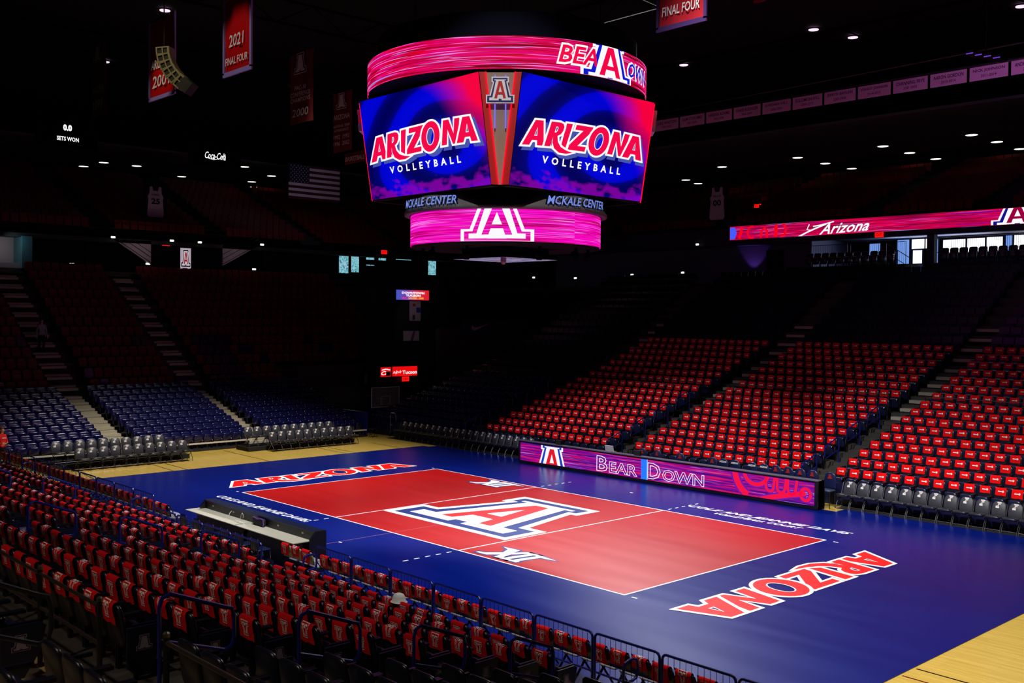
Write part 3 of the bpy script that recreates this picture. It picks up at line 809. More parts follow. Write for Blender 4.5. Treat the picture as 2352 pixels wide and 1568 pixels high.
def place_padded(x, y, z, rz, lab, grp):
    global pc0, pckids
    if pc0 is None:
        pc0 = thing('padded_chair', lab, 'chair', (x,y,z), rz, grp)
        pckids = [obj('backrest', PB, pc0), obj('seat', PS, pc0)]+[obj(m.name.split('.')[0], m, pc0) for m in PF]+[obj('letter_patch', PL, pc0)]
    else: copy_thing(pc0, pckids, (x,y,z), rz, lab, grp)
platform = mat('black_carpet_riser', (14,14,15), .9)
def platform_box(name, lab, bx):
    mb = MB().box(*bx); o = obj(name, mb.build(name, platform)); tag(o, lab, 'platform'); return o
platform_box('riser_platform', 'low black platform under the padded chairs near the fence corner', (-19.9,-18.42,-8.0,-1.95,-.027,.17))
platform_box('riser_platform', 'low black platform under the padded chairs near the tunnel', (-19.9,-18.72,1.1,7.0,-.027,.17))
platform_box('riser_platform', 'black floor strip under the bench chairs before the unlit corner', (-19.2,-8.25,9.31,10.0,-.027,-.022))
platform_box('riser_platform', 'black floor strip under the bench chairs before the third towel block', (6.55,15.3,9.36,10.0,-.027,-.022))
for i in range(10):
    place_padded(-18.0, -6.83+.49*i, -.027, -PI/2, f'dark padded chair by the fence corner, front row, {ORD[i]} from the fence', 'padded chairs on the end floor')
    place_padded(-18.95, -7.45+.49*i, .17, -PI/2, f'dark padded chair by the fence corner, raised back row, {ORD[i]} from the fence', 'padded chairs on the end floor')
    place_padded(-18.35, 2.22+.477*i, -.027, -PI/2, f'dark padded chair near the tunnel, front row, {ORD[i]} from the middle', 'padded chairs on the end floor')
    place_padded(-19.28, 1.45+.50*i, .17, -PI/2, f'dark padded chair near the tunnel, raised back row, {ORD[i]} from the middle', 'padded chairs on the end floor')
for i in range(21):
    place_padded(-18.5+.474*i, 9.86, -.022, PI, f'dark padded bench chair before the unlit corner, {ORD[i]} from the tunnel', 'padded chairs on the far sideline')
for i in range(16):
    place_padded(6.75+.497*i, 9.82, -.022, PI, f'grey padded bench chair before the third towel block, {ORD[i]} from the LED table', 'padded chairs on the far sideline')
# the row of tall navy chairs behind the LED table
tall_navy = mat('tall_chair_navy', (20,26,66), .35); red_print = mat('dull_red_print', (150,20,26), .7)
tb = MB(); tb.pad([(-.22,.66),(-.23,.94),(-.18,1.12),(-.09,1.19),(.09,1.19),(.18,1.12),(.23,.94),(.22,.66)], .06, .9, 0, None, curve=.4)
ts = MB(); ts.pad(rrect(-.22,.22,-.2,.2,.06,3), .06, .9, 0, Matrix.Translation((0,.22,.60)) @ Matrix.Rotation(R(90), 4, 'X'))
tf = [MB().tube([(sx,sy,0),(sx*.9,sy*.9+.02,.6)], .014) for sx in (-.2,.2) for sy in (.03,.4)]
TB, TS = tb.build('backrest', tall_navy, True), ts.build('seat', mat('slate_seat_top', (60,70,96), .3), True)
TF = [f.build('leg', dark_metal) for f in tf]
tA = printed('letter_mark', [(block_a(.17)[1], red_print)], (0,.06,1.05), (-1,0,0), (0,0,1)); tAm = tA.data; bpy.data.objects.remove(tA)
tW = printed('word_mark', [(fit(text('ARIZONA',1,.03,.2), -.16, .16, -.035, .035), print_white)], (0,.06,1.08), (-1,0,0), (0,0,1)); tWm = tW.data; bpy.data.objects.remove(tW)
for i, (x, wd) in enumerate([(-2.0,0),(-1.24,0),(-.11,0),(1.41,0),(1.9,1),(2.42,1),(3.16,1),(3.66,1),(4.16,0),(4.66,0),(5.14,0),(5.62,0),(6.3,0)]):
    t = thing('tall_chair', f'tall chair behind LED table, {"white word" if wd else "red letter"} on back, {ORD[i]} from striped letter end', 'chair', (x, 9.45, -.027), PI, 'tall chairs behind the LED table')
    obj('backrest', TB, t); obj('seat', TS, t)
    for m in TF: obj('leg', m, t)
    obj('mark', tWm if wd else tAm, t)

# ------------------------------------------------------------------ the LED scorer's table on the far sideline
led = thing('led_table', 'long courtside LED table with purple streaks and outlined words', 'table', (0,0,0))
obj('cabinet', MB().box(-8.16,6.42,8.42,8.82,.001,.10).box(-8.16,6.42,8.47,8.82,.10,.97).box(6.30,6.42,8.40,8.86,.001,.97).box(-8.16,-8.08,8.40,8.86,.001,.97).build('cabinet', mat('cabinet_black', (12,13,22), .4)), led)
obj('table_top', MB().box(-8.18,6.44,8.37,8.62,.97,1.0).build('table_top', mat('table_top_grey', (92,94,110), .3)), led)
ledm = led_streaks('led_purple', [(.34,(60,0,110)),(.43,(96,4,140)),(.50,(128,0,150)),(.56,(190,0,110)),(.62,(235,20,70)),(.70,(90,10,170))], (190,120,255), .63, 16, .35, 1.0, 3.)
x0, x1, z0, z1 = -8.07, 6.29, .115, .90
scr = obj('screen', MB().grid([[(x0,8.44,z0),(x1,8.44,z0)],[(x0,8.44,z1),(x1,8.44,z1)]], 0, False, [[(0,0),(x1-x0,0)],[(0,z1-z0),(x1-x0,z1-z0)]]).build('screen', ledm), led)
W1 = glow('led_white', (250,248,255)); B1 = glow('led_blue', (20,60,190)); R1 = glow('led_red', (225,20,40)); PK = glow('led_pink_red', (245,10,70)); PU = glow('led_violet', (110,20,170)); CY = glow('led_cyan', (110,190,255), 1.0)
def led_fig(name, layers, O=(0,8.436,0), X=(1,0,0), Y=(0,0,1), parent=None, dz=.002): return printed(name, layers, O, X, Y, parent or led, dz)
bx = (x0, x1, z0+.005, z1-.005)
def on_led(sh): return slice_flat(sh, None, bx)
L4 = [shift(l, -6.13, .30, 1.95, 1.45) for l in block_a(1.0)]
led_fig("block_letter", [(on_led(L4[0]), W1), (on_led(L4[1]), B1), (on_led(L4[2]), W1), (on_led(L4[3]), R1)])
def outlined(body, a, b, c, d):
    o_, i_ = text(body,1,.034), text(body,1,.0); x0_, x1_, y0_, y1_ = bounds(o_); sx_, sy_ = (b-a)/(x1_-x0_), (d-c)/(y1_-y0_)
    return shift(o_, a-x0_*sx_, c-y0_*sy_, sx_, sy_), shift(i_, a-x0_*sx_, c-y0_*sy_, sx_, sy_)
for body, a, b, c, d in (('B',-3.58,-2.98,.17,.80),('EAR',-2.90,-1.42,.17,.62),('D',-.92,-.28,.17,.80),('OWN',-.20,1.76,.17,.62)):
    o_, i_ = outlined(body, a, b, c, d)
    me = led_fig('outlined_word', [(o_, W1), (i_, ledm)])
    L_ = me.data.uv_layers.new(name='UVMap')
    for li, lp in enumerate(me.data.loops):
        v = me.data.vertices[lp.vertex_index].co; L_.data[li].uv = (v.x-x0, v.z-z0)
led_fig('light_bar', [([([(-1.25,z0),(-.92,z0),(-.92,z1),(-1.25,z1)], [(0,1,2,3)])], glow('led_azure', (40,120,255))), ([([(-.97,z0),(-.92,z0),(-.92,z1),(-.97,z1)], [(0,1,2,3)])], CY)], (0,8.4385,0), dz=.0004)
sc = []
sc += stroke(arc(3.95,1.05,.85,.95,150,250,14), .24)
sc += stroke(arc(3.98,.98,.48,.42,175,350,14), .15)
for cx in (4.55, 5.0, 5.42):
    sc += stroke([(cx-.16,.95)]+arc(cx,.58,.16,.18,180,330,8)+[(cx+.2,.95)], .10)
sc += stroke([(4.1,.05),(4.7,.22),(5.3,.36),(5.95,.5)], .17)
sc += stroke(arc(5.95,.46,.19,.2,0,360,18), .11)
sc_o = [(grow_sh) for grow_sh in sc]
def fat(st, k):
    out = []
    for v, f in st:
        n = len(v)//2; c = [((v[i][0]+v[n+i][0])/2, (v[i][1]+v[n+i][1])/2) for i in range(n)]
        l = [(c[i][0]+(v[i][0]-c[i][0])*k, c[i][1]+(v[i][1]-c[i][1])*k) for i in range(n)]; r = [(2*c[i][0]-l[i][0], 2*c[i][1]-l[i][1]) for i in range(n)]
        out.append((l+r, f))
    return out
led_fig('script_stroke', [(on_led(fat(sc, 1.6)), PU), (on_led(sc), PK)])
# things on and behind the LED table
lp = thing('laptop_stand', 'pale grey laptop lid propped on the LED table', 'laptop', (-2.9,8.55,1.0), .25)
obj('base', MB().box(-.19,.19,-.12,.13,0,.018).build('base', mat('laptop_grey', (120,122,128), .4)), lp)
obj('lid', MB().box(-.19,.19,-.008,.008,0,.26,0, Matrix.Translation((0,-.12,.018)) @ Matrix.Rotation(R(18), 4, 'X')).build('lid', mat('laptop_lid', (196,198,190), .5)), lp)
for i, (x, lab) in enumerate(((-1.5,'small black monitor box on the LED table beside the laptop'),(-5.8,'small black monitor box on the LED table above the striped letter'))):
    m = thing('monitor_box', lab, 'monitor', (x, 8.52, 1.0), PI); obj('housing', MB().pad(rrect(-.16,.16,0,.2,.02,2), .1, .95).build('housing', black_paint), m); obj('bezel', MB().box(-.13,.13,-.056,-.05,.03,.17).build('bezel', dark_metal), m)

# ------------------------------------------------------------------ near scorer's table
st = thing('scorer_table', 'long black two-part table with pale shelf and raised back on the near sideline', 'table', (0,0,0))
tk = mat('table_black', (16,18,24), .45, noise=.3, nscale=8); shelf = mat('pale_laminate', (196,190,168), .5)
obj('back_panel', MB().box(-3.3,2.5,-8.72,-8.66,-.0,.96).build('back_panel', tk), st)
obj('top_ledge', MB().box(-3.32,2.52,-8.74,-8.42,.96,1.0).build('top_ledge', mat('table_ledge_navy', (30,38,66), .35)), st)
obj('front_panel', MB().box(-3.3,2.5,-8.48,-8.42,0,.96).build('front_panel', mat('table_front_navy', (10,14,44), .4)), st)
for x in (-3.38, 2.5):
    e = MB(); prof = [(-8.88,0),(-8.42,0),(-8.42,1.0),(-8.72,1.0),(-8.88,.82)]
    e.add([(x,y,z) for y,z in prof]+[(x+.06,y,z) for y,z in prof], [(0,1,2,3,4),(9,8,7,6,5)]+[(i,i+5,(i+1)%5+5,(i+1)%5) for i in range(5)])
    obj('end_panel', e.build('end_panel', tk), st)
for a, b in ((-3.5,-.62),(-.57,2.36)):
    obj('shelf', MB().box(a,b,-9.26,-8.72,.735,.755).build('shelf', shelf), st)
    obj('modesty_panel', MB().box(a+.1,b-.05,-8.95,-8.91,0,.735).build('modesty_panel', tk), st)
for i in range(5): obj('cable_grommet', MB().box(-2.9+1.2*i,-2.82+1.2*i,-8.725,-8.715,.86,.90).build('cable_grommet', shelf), st)
cb = MB(); pts = []
for i in range(40): a = i*.75; pts.append((-1.0+.02*i*.6+.12*math.cos(a), -8.98+.07*math.sin(a), .765+.002*(i % 5)))
cb.tube(pts, .006, 5); cb.tube([(-1.75,-8.73,.90),(-1.72,-8.8,.86),(-1.70,-8.84,.80),(-1.65,-8.86,.762)], .007, 5); cb.tube([(-1.2,-8.76,.76)]+[(-1.1+.06*math.cos(a),-8.76,.86+.08*math.sin(a)) for a in [PI-.5*i for i in range(9)]], .006, 5)
tag(obj('cable_coil', cb.build('cable_coil', mat('white_cable', (225,222,210), .5))), 'tangle of white cable on the pale shelf of the scorer table', 'cable')
bag = thing('sling_bag', 'black sling bag with purple strap hung on the scorer table back', 'bag', (-.1,-8.8,.77))
bg = MB(); bg.pad(rrect(-.3,.3,0,.19,.05,3), .10, .85); obj('body', bg.build('body', mat('bag_black', (18,15,24), .8), True), bag)
bs = MB(); bs.tube([(-.3,-.02,.18),(-.22,-.05,.2),(.0,-.06,.17),(.18,-.05,.2),(.27,-.04,.18),(.31,-.05,.06),(.3,-.06,0)], .016, 6); obj('strap', bs.build('strap', mat('purple_webbing', (96,52,150), .7)), bag)

# ------------------------------------------------------------------ folding chairs on the near side floor
beige = mat('beige_chair_back', (140,124,92), .5); gpan = mat('grey_chair_underside', (150,148,158), .45)
def folding():
    b = MB(); M = Matrix.Translation((0,0,0)) @ Matrix.Rotation(R(12), 4, 'X')
    b.pad([(-.215,.52),(-.225,.70),(-.19,.82),(-.1,.86),(.1,.86),(.19,.82),(.225,.70),(.215,.52)], .045, .9, 0, M, curve=.3)
    s = MB(); s.pad(rrect(-.2,.2,-.2,.2,.06,3), .045, .9, 0, Matrix.Translation((0,.2,.45)) @ Matrix.Rotation(R(96), 4, 'X'))
    L = []
    for sx in (-.21,.21):
        f = MB(); f.tube([(sx,.42,0),(sx,.0,.55),(sx,-.12,.84)], .012); f.tube([(sx,-.12,0),(sx,.28,.45)], .012); L.append(f.build('leg_frame', dark_metal))
    return b.build('backrest', black_seat, True), s.build('seat', gpan, True), L
FB, FS, FL = folding()
FBb = FB.copy(); FBb.materials[0] = beige
fc0 = None
def place_folding(x, y, lab, grp, shirt=None, beige_back=False, rz=0.):
    global fc0, fck
    if fc0 is None:
        fc0 = thing('folding_chair', lab, 'chair', (x,y,0), rz, grp); fck = [obj('backrest', FB, fc0), obj('seat', FS, fc0)]+[obj('leg_frame', m, fc0) for m in FL]
        c = fc0
    else: c = copy_thing(fc0, fck, (x,y,0), rz, lab, grp)
    for k in c.children:
        if k.name.startswith('backrest'): k.data = FBb if beige_back else FB
    if shirt: tag(obj('draped_shirt', SHIRTS[shirt-1], None, (x,y-.095,-.012), (0,0,rz)), 'red shirt on '+lab, 'shirt', 'red shirts on the floor chairs')
for i in range(3): place_folding(2.62+.46*i, -9.42, f'beige-backed floor chair, {ORD[i]} from the open end of scorer table', 'floor chairs in front of the fence', 1+i % 3, True)
for i in range(26):
    x = 4.35+.445*i
    if in_view((x,-9.42,.7), 20): place_folding(x, -9.42, f'floor chair behind the barred fence, {ORD[i]} past the beige chairs', 'floor chairs in front of the fence', 1+(i*5) % 6)
for i in range(34):
    x = -4.1-.455*i
    if in_view((x,-9.42,.7), 10) and x > -19: place_folding(x, -9.42, f'floor chair behind barred fence, {ORD[i]} from scorer table to corner', 'floor chairs in front of the fence', 1+(i*7) % 6)
chrome = mat('chrome_edge', (200,205,220), .15, 1.)
for i in range(6):
    c = thing('stacking_chair', f'navy chair with chrome rim tucked under the scorer table, {ORD[i]} from the corner end', 'chair', (-2.9+.8*i,-9.62,0), 0, 'chairs behind the scorer table')
    b = MB(); ot = rrect(-.21,.21,.42,.74,.1,4); b.pad(ot, .03, .92, 0, None, curve=.4); obj('backrest', b.build('backrest', mat('vinyl_navy', (26,30,64), .35), True), c)
    obj('rim', MB().tube([(x*1.02,.4*x*x,z) for x, z in ot[:8]], .012).build('rim', chrome), c)
    obj('seat', MB().pad(rrect(-.2,.2,-.2,.2,.05,3), .04, .9, 0, Matrix.Translation((0,.2,.43)) @ Matrix.Rotation(R(90), 4, 'X')).build('seat', MATS['vinyl_navy'], True), c)
    for sx in (-.19,.19): obj('leg', MB().tube([(sx,.38,0),(sx,.36,.42)], .012).tube([(sx,-.02,0),(sx,.02,.42)], .012).build('leg', chrome), c)

# ------------------------------------------------------------------ navy barred fence between the floor chairs and the stand
def fence_mesh(L, z0, z1):
    f = MB(); r = .08
    out = [(r,z1),(L-r,z1)]+[(L-r+r*math.sin(R(a)), z1-r+r*math.cos(R(a))) for a in (30,60)]+[(L,z1-r),(L,z0)]
    out = [(0,.0),(0,z1-r)]+[(r-r*math.cos(R(a)), z1-r+r*math.sin(R(a))) for a in (30,60)]+[(r,z1),(L-r,z1)]+[(L-r+r*math.sin(R(a)), z1-r+r*math.cos(R(a))) for a in (30,60)]+[(L,z1-r),(L,.0)]
    f.tube([(x,0,z) for x, z in out], .022, 8)
    b = MB().tube([(0,0,z0),(L,0,z0)], .02, 8)
    v = MB(); n = int(L/.105)
    for i in range(1, n): v.tube([(L*i/n,0,z0),(L*i/n,0,z1)], .0055, 4, 0, False)
    return f.build('frame', blue_coat), b.build('bottom_rail', blue_coat), v.build('bars', dark_metal)
FA = fence_mesh(1.36, .52, 1.17)
def fence(x, y, meshes, lab):
    t = thing('fence_panel', lab, 'fence', (x,y,0), 0, 'fence panels along the near stand')
    for m in meshes: obj(m.name.split('.')[0], m, t)
for i in range(11):
    x = 4.52+1.415*i
    if in_view((x+.5,-9.95,1.1), 120): fence(x, -9.95, FA, f'navy barred fence panel, {ORD[i]} along from the beige floor chairs')
for i in range(11):
    x = -5.45-1.415*i
    if in_view((x+.7,-9.95,1.1), 120): fence(x, -9.95, FA, f'navy barred fence panel, {ORD[i]} from the scorer table towards the corner')
FLo = fence_mesh(1.5, .2, .84)
for i, x in enumerate((-4.0,-2.45,-.9,.65)): fence(x, -10.0, FLo, f'low navy fence panel behind the scorer table, {ORD[i]} from its corner end')
lm = mat('fence_mesh_screen', (14,26,92), .35)
for i, x in enumerate((-4.0,-2.45,-.9,.65)):
    pass

# ------------------------------------------------------------------ stair loops and pipe rails
def loop(x, y0, zf, y1, z1f, lab, hgt=.98, low=.45, m_=None):
    t = thing('loop_rail', lab, 'handrail', (x, (y0+y1)/2, 0), 0, 'loop handrails on the near stairs')
    yc = (y0+y1)/2; m = MB(); r = .12
    zt0, zt1 = zf+hgt, z1f+hgt
    def q(y, z): return (0, y-yc, z)
    m.tube([q(y0,zf), q(y0,zt0-r), q(y0+.03,zt0-.03), q(y0+r,zt0), q(y1-r,zt1), q(y1-.03,zt1-.03), q(y1,zt1-r), q(y1,zt1-low+r), q(y1-.03,zt1-low+.03), q(y1-r,zt1-low), q(y0,zt0-low)], .024, 8)
    obj('loop', m.build('loop', m_ or blue_coat), t)
    obj('foot_plate', MB().box(-.05,.05,y0-yc-.05,y0-yc+.05,zf,zf+.012).build('foot_plate', blue_coat), t)
for xa, nm in ((14.02,'pipe rail stair'),(4.7,'scorer table stair'),(-4.6,'fence stair'),(-13.9,'corner stair')):
    for j, k in enumerate((8,6,4,2)):
        a, b = NEAR[k], NEAR[k-1]
        y0 = a['y']+.06
        loop(xa, y0, a['z'], y0+.86, b['z'], f'navy loop handrail on the {nm}, {ORD[3-j]} up from the court', 1.08, .48)
    loop(xa, -10.40, .001, -10.06, .0, f'small navy loop at the foot of the {nm}', 1.04, .34)
loop(14.02, UP[1]['y']+.1, UP[1]['z'], UP[1]['y']+1.1, UP[0]['z'], 'dark loop handrail on the upper stair behind the pipe rail', 1.05, .48, dark_metal)
def pipe_rail(xa, xb, lab, n):
    t = thing('pipe_rail', lab, 'railing', (0,-18.5,0)); 
    for z, nm in ((z8+1.07,'top_pipe'),(z8+.68,'middle_pipe'),(z8+.3,'low_pipe')):
        obj(nm, MB().tube([(xa,0,z),(xb,0,z)], .021, 8).build(nm, mat('rail_pipe', (120,112,106), .28, .9)), t)
    for i in range(n):
        x = xa+(xb-xa)*i/(n-1)
        obj('post', MB().tube([(x,0,z8),(x,0,z8+1.12)], .03, 8).build('post', dark_metal), t)
        obj('post_cap', MB().tube([(x,0,z8+1.12),(x,0,z8+1.155),(x,0,z8+1.17)], [.036,.034,.015], 8).build('post_cap', MATS['rail_pipe']), t)
pipe_rail(7.0, 13.95, 'grey three-bar pipe rail behind the last shirt row', 5)
pipe_rail(15.5, 22, 'grey three-bar pipe rail past the stair before the bare seats', 4)
hat = MB(); hat.grid([[(.14*rr_*math.cos(a), .12*rr_*math.sin(a), zz*.8) for a in [2*PI*i/16 for i in range(16)]] for rr_, zz in ((1.25,-.05),(1.0,-.02),(.92,.06),(.7,.12),(.35,.145),(.02,.15))], 0, True)
tag(obj('white_hat', hat.build('white_hat', mat('white_hat_cloth', (235,230,220), .85), True), None, (9.35,NEAR[0]['y']-.05,NEAR[0]['z']+.88)), 'white cloth hat resting on a front row seat among the red shirts', 'hat')
# loops on the far stand's stairs and the rail along its ninth row
for j, (xa, nm) in enumerate(((-4.5,'first'),(4.8,'second'),(-13.7,'corner'),(14.1,'outer'))):
    for q, k in enumerate((1,3,5,7)):
        a, b = FAR[k], FAR[k-1]
        y1 = a['y']-.35
        m = MB(); z0, z1 = b['z'], a['z']; t = thing('loop_rail', f'navy loop handrail on the {nm} stair of the far stand, {ORD[q]} up from the floor', 'handrail', (xa, y1-.5, 0), 0, 'loop handrails on the far stairs')
        m.tube([(0,.5,z1),(0,.5,z1+.86),(0,.38,z1+.94),(0,-.40,z0+.94),(0,-.5,z0+.86),(0,-.5,z0+.56),(0,-.40,z0+.48),(0,.5,z1+.48)], .024, 6)
        obj('loop', m.build('loop', blue_coat), t); obj('foot_plate', MB().box(-.05,.05,.45,.55,z1,z1+.012).build('foot_plate', blue_coat), t)
for j, (xa, xb, nm) in enumerate(((-12.7,-5.0,'first'),(-3.3,4.4,'second'),(5.95,13.6,'third'))):
    t = thing('row_rail', f'thin grey pipe rail along the ninth row of the {nm} towel block', 'railing', (0, 17.28, FAR[8]['z']))
    obj('pipe', MB().tube([(xa,0,1.02),(xb,0,1.02)], .02, 6).build('pipe', mat('rail_pipe', (120,112,106), .28, .9)), t)
    for i in range(3): obj('post', MB().tube([(xa+(xb-xa)*i/2,0,0),(xa+(xb-xa)*i/2,0,1.02)], .018, 6).build('post', dark_metal), t)

# ================================================================== hanging scoreboard
CX, CY = -.19, .14
sb = thing('hanging_scoreboard', 'huge four-sided video scoreboard with pink LED rings hanging over mid court', 'scoreboard', (CX,CY,0))
def drum(r, z0, z1, n=96, a0=0., a1=360.):
    rows = []; uvs = []
    for z in (z0, z1):
        rows.append([(r*math.cos(R(a0+(a1-a0)*i/n)), r*math.sin(R(a0+(a1-a0)*i/n)), z) for i in range(n+1)])
        uvs.append([(r*R(a0+(a1-a0)*i/n), z-z0) for i in range(n+1)])
    return rows, uvs
def drum_mesh(name, r, z0, z1, m, smooth=True):
    a, u = drum(r, z0, z1); return MB().grid(a, 0, False, u).build(name, m, smooth)
def disc(name, r, z, m, r0=0.0):
    n = 64; mb = MB()
    mb.grid([[(rr*math.cos(2*PI*i/n), rr*math.sin(2*PI*i/n), z) for i in range(n)] for rr in (max(r0,.01), r)], 0, True)
    return mb.build(name, m)
house = mat('scoreboard_housing', (9,9,14), .8, spec=.1); house2 = mat('scoreboard_drum_navy', (16,17,34), .85, spec=.08)
obj('upper_drum', MB().grid(drum(4.17,14.36,15.05)[0]).grid([drum(4.17,15.05,15.05)[0][0], [(0,0,15.05)]*97]).build('upper_drum', house2, False), sb)
obj('upper_ring_body', MB().grid(drum(4.44,13.33,14.30)[0]).build('upper_ring_body', house, True), sb)
obj('upper_ring_lid', disc('upper_ring_lid', 4.46, 14.30, house), sb); obj('upper_ring_floor', disc('upper_ring_floor', 4.46, 13.33, house), sb)
ring_m = led_streaks('led_ring_upper', [(.30,(110,0,20)),(.41,(176,0,40)),(.48,(214,0,84)),(.54,(240,0,140)),(.60,(228,0,40)),(.70,(120,0,16))], (245,150,255), .60, 13, .3, 1.0, 8.)
obj('upper_led_ring', drum_mesh('upper_led_ring', 4.48, 13.35, 14.28, ring_m), sb)
def on_drum(r, a, z):
    return lambda x, y: Vector(((r)*math.cos(R(a)+x/r), (r)*math.sin(R(a)+x/r), z+y))
def bent(name, layers, r, a, z, box=None, dz=.012):
    mb = MB(); ms = []
    for i, (sh, m) in enumerate(layers):
        mb.flat(slice_flat(sh, .16, box), on_drum(r+.012+dz*i, a, z), i); ms.append(m)
    return obj(name, mb.build(name, ms), sb)
RW = glow('screen_white', (250,250,252)); RR = glow('screen_red', (244,6,72)); RB = glow('screen_blue', (16,24,205))
Lr = [shift(l, 0, .0, 2.0, 1.30) for l in block_a(1.0)]
bent('block_letter', [(Lr[0],RW),(Lr[1],RB),(Lr[2],RW),(Lr[3],RR)], 4.48, -1.0, 13.815, (-2,2,-.46,.46))
be = text('BEA', 1, .02, .25); ow = text('OWN', 1, .02, .25); beo = text('BEA', 1, .07, .25); owo = text('OWN', 1, .07, .25)
bent('ring_word', [(fit(beo,-.72,.72,-.31,.31),RW),(fit(be,-.66,.66,-.25,.25),RR)], 4.48, -15.6, 13.87, (-.75,.62,-.4,.4))
bent('ring_word', [(fit(owo,-.80,.80,-.27,.27),RW),(fit(ow,-.74,.74,-.215,.215),RB)], 4.48, 20.0, 13.80)
# body and four video screens
hb, yb, zb, ht, yt, zt = 2.88, 3.24, 10.13, 2.885, 3.76, 13.21
pic = screen_picture('video_picture')
obj('core', MB().box(-2.3,2.3,-2.3,2.3,9.6,13.6).build('core', house), sb)
WMw, WMr = wm_layers(.08)
q4 = [(x*1.0, y) for x, y in ()]
def wm_fit(a, b, c, d, arch=.0):
    out = []
    for L_ in (WMw, WMr):
        o = shift(L_, a-WM_BOX[0]*(b-a)/(WM_BOX[1]-WM_BOX[0]), c-WM_BOX[2]*(d-c)/(WM_BOX[3]-WM_BOX[2]), (b-a)/(WM_BOX[1]-WM_BOX[0]), (d-c)/(WM_BOX[3]-WM_BOX[2]))
        out.append(o)
    return out
grey_led = mat('corner_mesh_panel', (150,132,112), .7, noise=.2, nscale=30); red_panel = mat('corner_red_panel', (190,8,8), .5)
for i in range(4):
    M = Matrix.Rotation(R(90*i), 4, 'Z')
    sh = MB(); H = math.hypot(zt-zb, yt-yb)
    sh.grid([[M @ Vector((-hb,-yb,zb)), M @ Vector((hb,-yb,zb))], [M @ Vector((-ht,-yt,zt)), M @ Vector((ht,-yt,zt))]], 0, False, [[(0,0),(1,0)],[(0,1),(1,1)]])
    s_ = obj('video_screen', sh.build('video_screen', pic), sb)
    hs = MB(); e = .03
    hs.add([M @ Vector(p) for p in ((-hb,-yb+.02,zb-.03),(hb,-yb+.02,zb-.03),(ht,-yt+.02,zt+.03),(-ht,-yt+.02,zt+.03),(-hb,-yb+.3,zb-.03),(hb,-yb+.3,zb-.03),(ht,-yt+.5,zt+.03),(-ht,-yt+.5,zt+.03))],
           [(0,1,2,3),(4,7,6,5),(0,4,5,1),(1,5,6,2),(2,6,7,3),(3,7,4,0)])
    obj('screen_housing', hs.build('screen_housing', house), sb)
    up = Vector((0,-(yt-yb),zt-zb))/H; nrm = Vector((1,0,0)).cross(up)
    O = M @ (Vector((0,-yb,zb))+nrm*.012); X = M @ Vector((1,0,0)); Y = M @ up
    if i in (0, 1):
        a, b = wm_fit(-2.72, 2.68, 1.02*H/3.12, 2.06*H/3.12)
        rise = lambda sh: [([(x, y+.02*x-.012*x*x+.05) for x, y in v], f) for v, f in sh]
        shadow = shift(a, .12, -.10)
        printed('video_word', [(rise(shadow), glow('screen_shadow_blue', (70,84,170)))]+wm_stack(rise(a), rise(b), RW, RR), O, X, Y, s_, .003)
        printed('video_caption', [(fit(text('VOLLEYBALL',1,.03,0,spacing=1.9), -1.72, 1.72, .73, .95), RW)], O, X, Y, s_)
    # corner column between two screens
    c0 = Vector((hb,-yb,zb)); c1 = Vector((yb,-hb,zb)); d0 = Vector((ht,-yt,zt)); d1 = Vector((yt,-ht,zt))
    def lerp(p, q, t): return p+(q-p)*t
    out = (c1-c0).normalized().cross(Vector((0,0,1))).normalized()
    def quad(a0, a1, b0, b1, off=0.): return [M @ (lerp(c0,c1,a0)+out*off), M @ (lerp(c0,c1,a1)+out*off), M @ (lerp(d0,d1,b1)+out*off), M @ (lerp(d0,d1,b0)+out*off)]
    def dpanel(nm, q, dep, m):
        n_ = (q[1]-q[0]).cross(q[3]-q[0]).normalized()*-dep
        obj(nm, MB().add(q+[p+n_ for p in q], [(0,1,2,3),(7,6,5,4),(0,4,5,1),(1,5,6,2),(2,6,7,3),(3,7,4,0)]).build(nm, m), sb)
    dpanel('corner_mesh', quad(.16,.84,.10,.90,-.06), .05, grey_led)
    dpanel('corner_side', quad(.02,.40,.02,.16,.0), .08, red_panel); dpanel('corner_side', quad(.60,.98,.84,.98,.0), .08, red_panel)
    neon = glow('neon_red', (255,10,40), 1.2); nb = glow('neon_blue', (110,110,255), 1.2)
    for a0, b0 in ((.41,.165),(.59,.835)):
        obj('neon_tube', MB().tube([M @ (lerp(c0,c1,a0)+out*.03), M @ (lerp(d0,d1,b0)+out*.03)], .022, 6).build('neon_tube', neon), sb)
    for sx in (-.15, .15):
        mid0 = lerp(lerp(c0,c1,.5), lerp(d0,d1,.5), .50); mid1 = lerp(lerp(c0,c1,.5), lerp(d0,d1,.5), .97); tx = (c1-c0).normalized()*sx
        obj('neon_tube', MB().tube([M @ (mid0+tx+out*.04), M @ (mid1+tx+out*.04)], .018, 6).build('neon_tube', nb), sb)
    cen = lerp(lerp(c0,c1,.5), lerp(d0,d1,.5), .83)+out*.16; tx = (c1-c0).normalized(); ty = (lerp(d0,d1,.5)-lerp(c0,c1,.5)).normalized()
    la = block_a(.72)
    sign = printed('corner_letter_sign', [(la[0], mat('sign_white', (240,240,245), .5)), (la[1], mat('sign_navy', (14,24,110), .5)), (la[2], MATS['sign_white']), (la[3], mat('sign_red', (200,20,24), .5))], M @ cen, M.to_3x3() @ tx, M.to_3x3() @ ty, sb, .01)
    bx_ = MB(); a_ = grow(A_OUT, 0); a_ = [(x*.72, y*.72-.36) for x, y in a_]
    pf = [M @ (cen+tx*x+ty*y-out*.002) for x, y in a_]; pb = [M @ (cen+tx*x+ty*y-out*.10) for x, y in a_]; n_ = len(a_)
